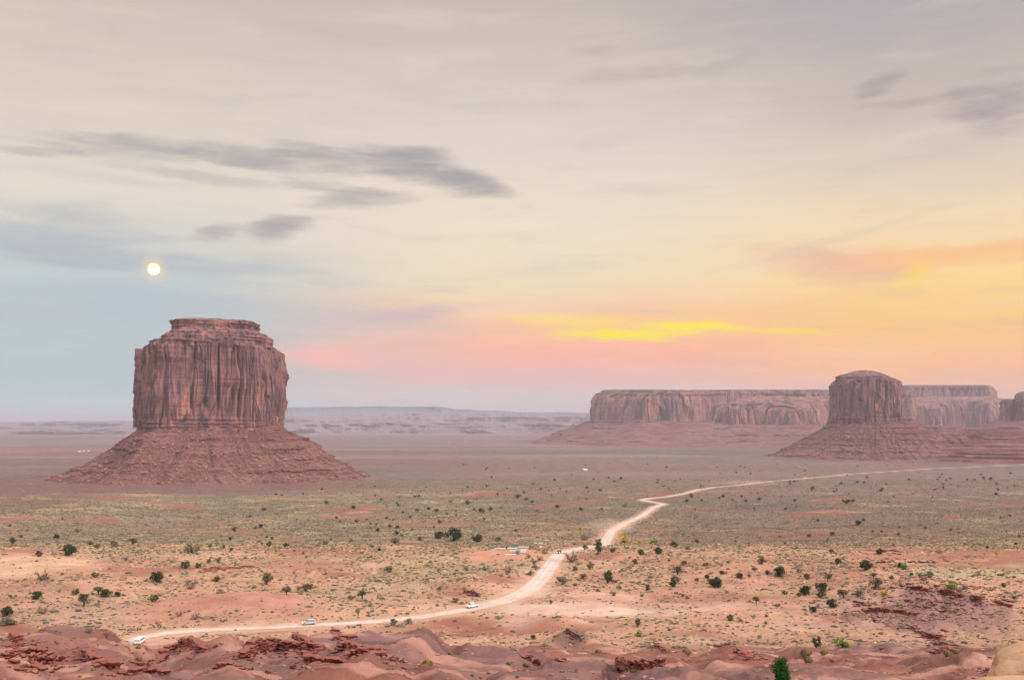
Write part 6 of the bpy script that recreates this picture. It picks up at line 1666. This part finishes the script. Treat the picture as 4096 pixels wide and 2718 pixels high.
def rail(u0, v0, u1, v1, label):
    a_ = np.array(spot(u0, v0)); b_ = np.array(spot(u1, v1)); r = empty('log_rail', tuple((a_ + b_) / 2)); tag(r, label, 'rail', 'low log rails beside the road')
    V, Q = tubes([([a_ - (a_ + b_) / 2 + [0, 0, .16], (b_ - a_) * 0 + [0, 0, .18], b_ - (a_ + b_) / 2 + [0, 0, .16]], [.13, .14, .12])], 8)
    make_mesh('log', V, Q, M_DEAD, r)
for q in ((128.5, 630, 136, 629.8), (148, 628.4, 152, 627.8), (155, 626.8, 158.6, 626.2)): rail(*q, 'weathered log lying along the edge of the road above the van')
x, y, z = spot(431.1, 611); r = empty('road_sign', (x, y, z)); tag(r, 'small diamond sign on a thin post above the road, left of the white pickup', 'sign')
box('post', (0, 0, .65), (.08, .08, 1.4), M_RUST, r, .01); box('sign_panel', (0, -.07, 1.55), (.5, .04, .5), M_RUST, r, .01, rot=(0, pi / 4, 0))
# small posts at the right of the stalls
for u in (545.5, 547.2, 548): 
    x, y, z = spot(u, 549.6); r = empty('fence_post', (x, y, z)); tag(r, 'thin wooden post at the right end of the stall yard', 'post', 'thin posts right of the stalls'); box('pole', (0, 0, .75), (.09, .09, 1.6), M_RUST, r, .01); box('pole_top', (0, 0, 1.57), (.13, .13, .05), M_RUST, r, .01)

# ------------------------------------------------------------------ far homesteads, a few pixels each
M_HROOF = plain('grey_metal_roof', (.55, .56, .58), .6, .3)
def house(u, v, W, D, H, label, rz=0.0, roofm=None):
    Y = np.geomspace(1500, 20000, 4000); zz = height((u - 512) / F * Y, Y, False); k_ = np.nonzero(zz >= -(v - HZ) / F * Y)[0]; Yh = float(Y[k_[0]]) if len(k_) else 9000.0
    x = (u - 512) / F * Yh; r = empty('house', (x, Yh, ground_at(x, Yh)), rz); tag(r, label, 'house')
    box('wall', (0, 0, H / 2 - .2), (W, D, H + .4), M_WCLOTH, r, .05)
    Vr = [(-W / 2 - .5, -D / 2 - .5, H), (W / 2 + .5, -D / 2 - .5, H), (W / 2 + .5, D / 2 + .5, H), (-W / 2 - .5, D / 2 + .5, H), (-W / 2 - .5, 0, H + D * .28), (W / 2 + .5, 0, H + D * .28)]
    make_mesh('roof', np.array(Vr) + [0, 0, .02], [np.array([(0, 1, 5, 4), (2, 3, 4, 5), (3, 2, 1, 0)]), np.array([(0, 4, 3), (1, 2, 5)])], roofm or M_HROOF, r)
    for sx in (-.3, .3): box('window', (sx * W, -D / 2 - .03, H * .55), (1.4, .08, 1.1), M_GLASS, r, .01)
    box('door', (0, -D / 2 - .03, 1.0), (1.0, .08, 2.0), M_WOOD, r, .01); return r
house(79.6, 451.3, 15, 8, 3, 'longest white house far out on the plain left of the left butte'); house(83.8, 451.0, 9, 8, 3.6, 'small white house far out on the plain, middle of three')
house(88.6, 450.8, 11, 8, 3.6, 'white house far out on the plain, nearest the left butte'); house(585, 470.0, 15, 9, 3.4, 'white house among junipers on the valley floor in the middle')
house(464.6, 441.4, 10, 8, 3, 'white speck of a house on the distant plain between the buttes, right one'); house(448.8, 442.6, 9, 7, 3, 'white speck of a house on the distant plain between the buttes, left one')

# ------------------------------------------------------------------ thin dust hanging over the road behind the cars
def dust(u, v, sx, sy, sz, dens, seed):
    x, y, z = at(u, v); V, T_, Q_ = sphere_arr(24, 12); V = V * np.array([sx, sy, sz]); m = bpy.data.materials.new('dust'); m.use_nodes = True; k = NT(m.node_tree)
    for n in list(m.node_tree.nodes): m.node_tree.nodes.remove(n)
    tcd = k.n('ShaderNodeTexCoord'); vm_ = k.n('ShaderNodeVectorMath', operation='LENGTH'); k.put(vm_.inputs[0], k.scale(tcd.outputs['Object'], 1 / sx, 1 / sy, 1 / sz))
    fall = k.smooth(vm_.outputs['Value'], 1.0, .1); nz = k.smooth(k.noise(tcd.outputs['Object'], .09, 3), .35, .7)
    pv = k.n('ShaderNodeVolumePrincipled'); pv.inputs['Color'].default_value = (.93, .80, .68, 1); k.put(pv.inputs['Density'], k.m('MULTIPLY', k.m('MULTIPLY', fall, nz), dens))
    ho = k.n('ShaderNodeOutputMaterial'); m.node_tree.links.new(pv.outputs[0], ho.inputs['Volume'])
    o = make_mesh('dust_cloud', V, [T_, Q_], m, smooth=True); o.location = (x, y, z + sz * .3); tag(o, kind='stuff')
dust(535, 596, 15, 18, 4.5, .09, 1); dust(498, 603, 14, 12, 2.5, .08, 2); dust(612, 530, 34, 70, 9, .02, 3); dust(745, 484, 120, 90, 12, .006, 4)
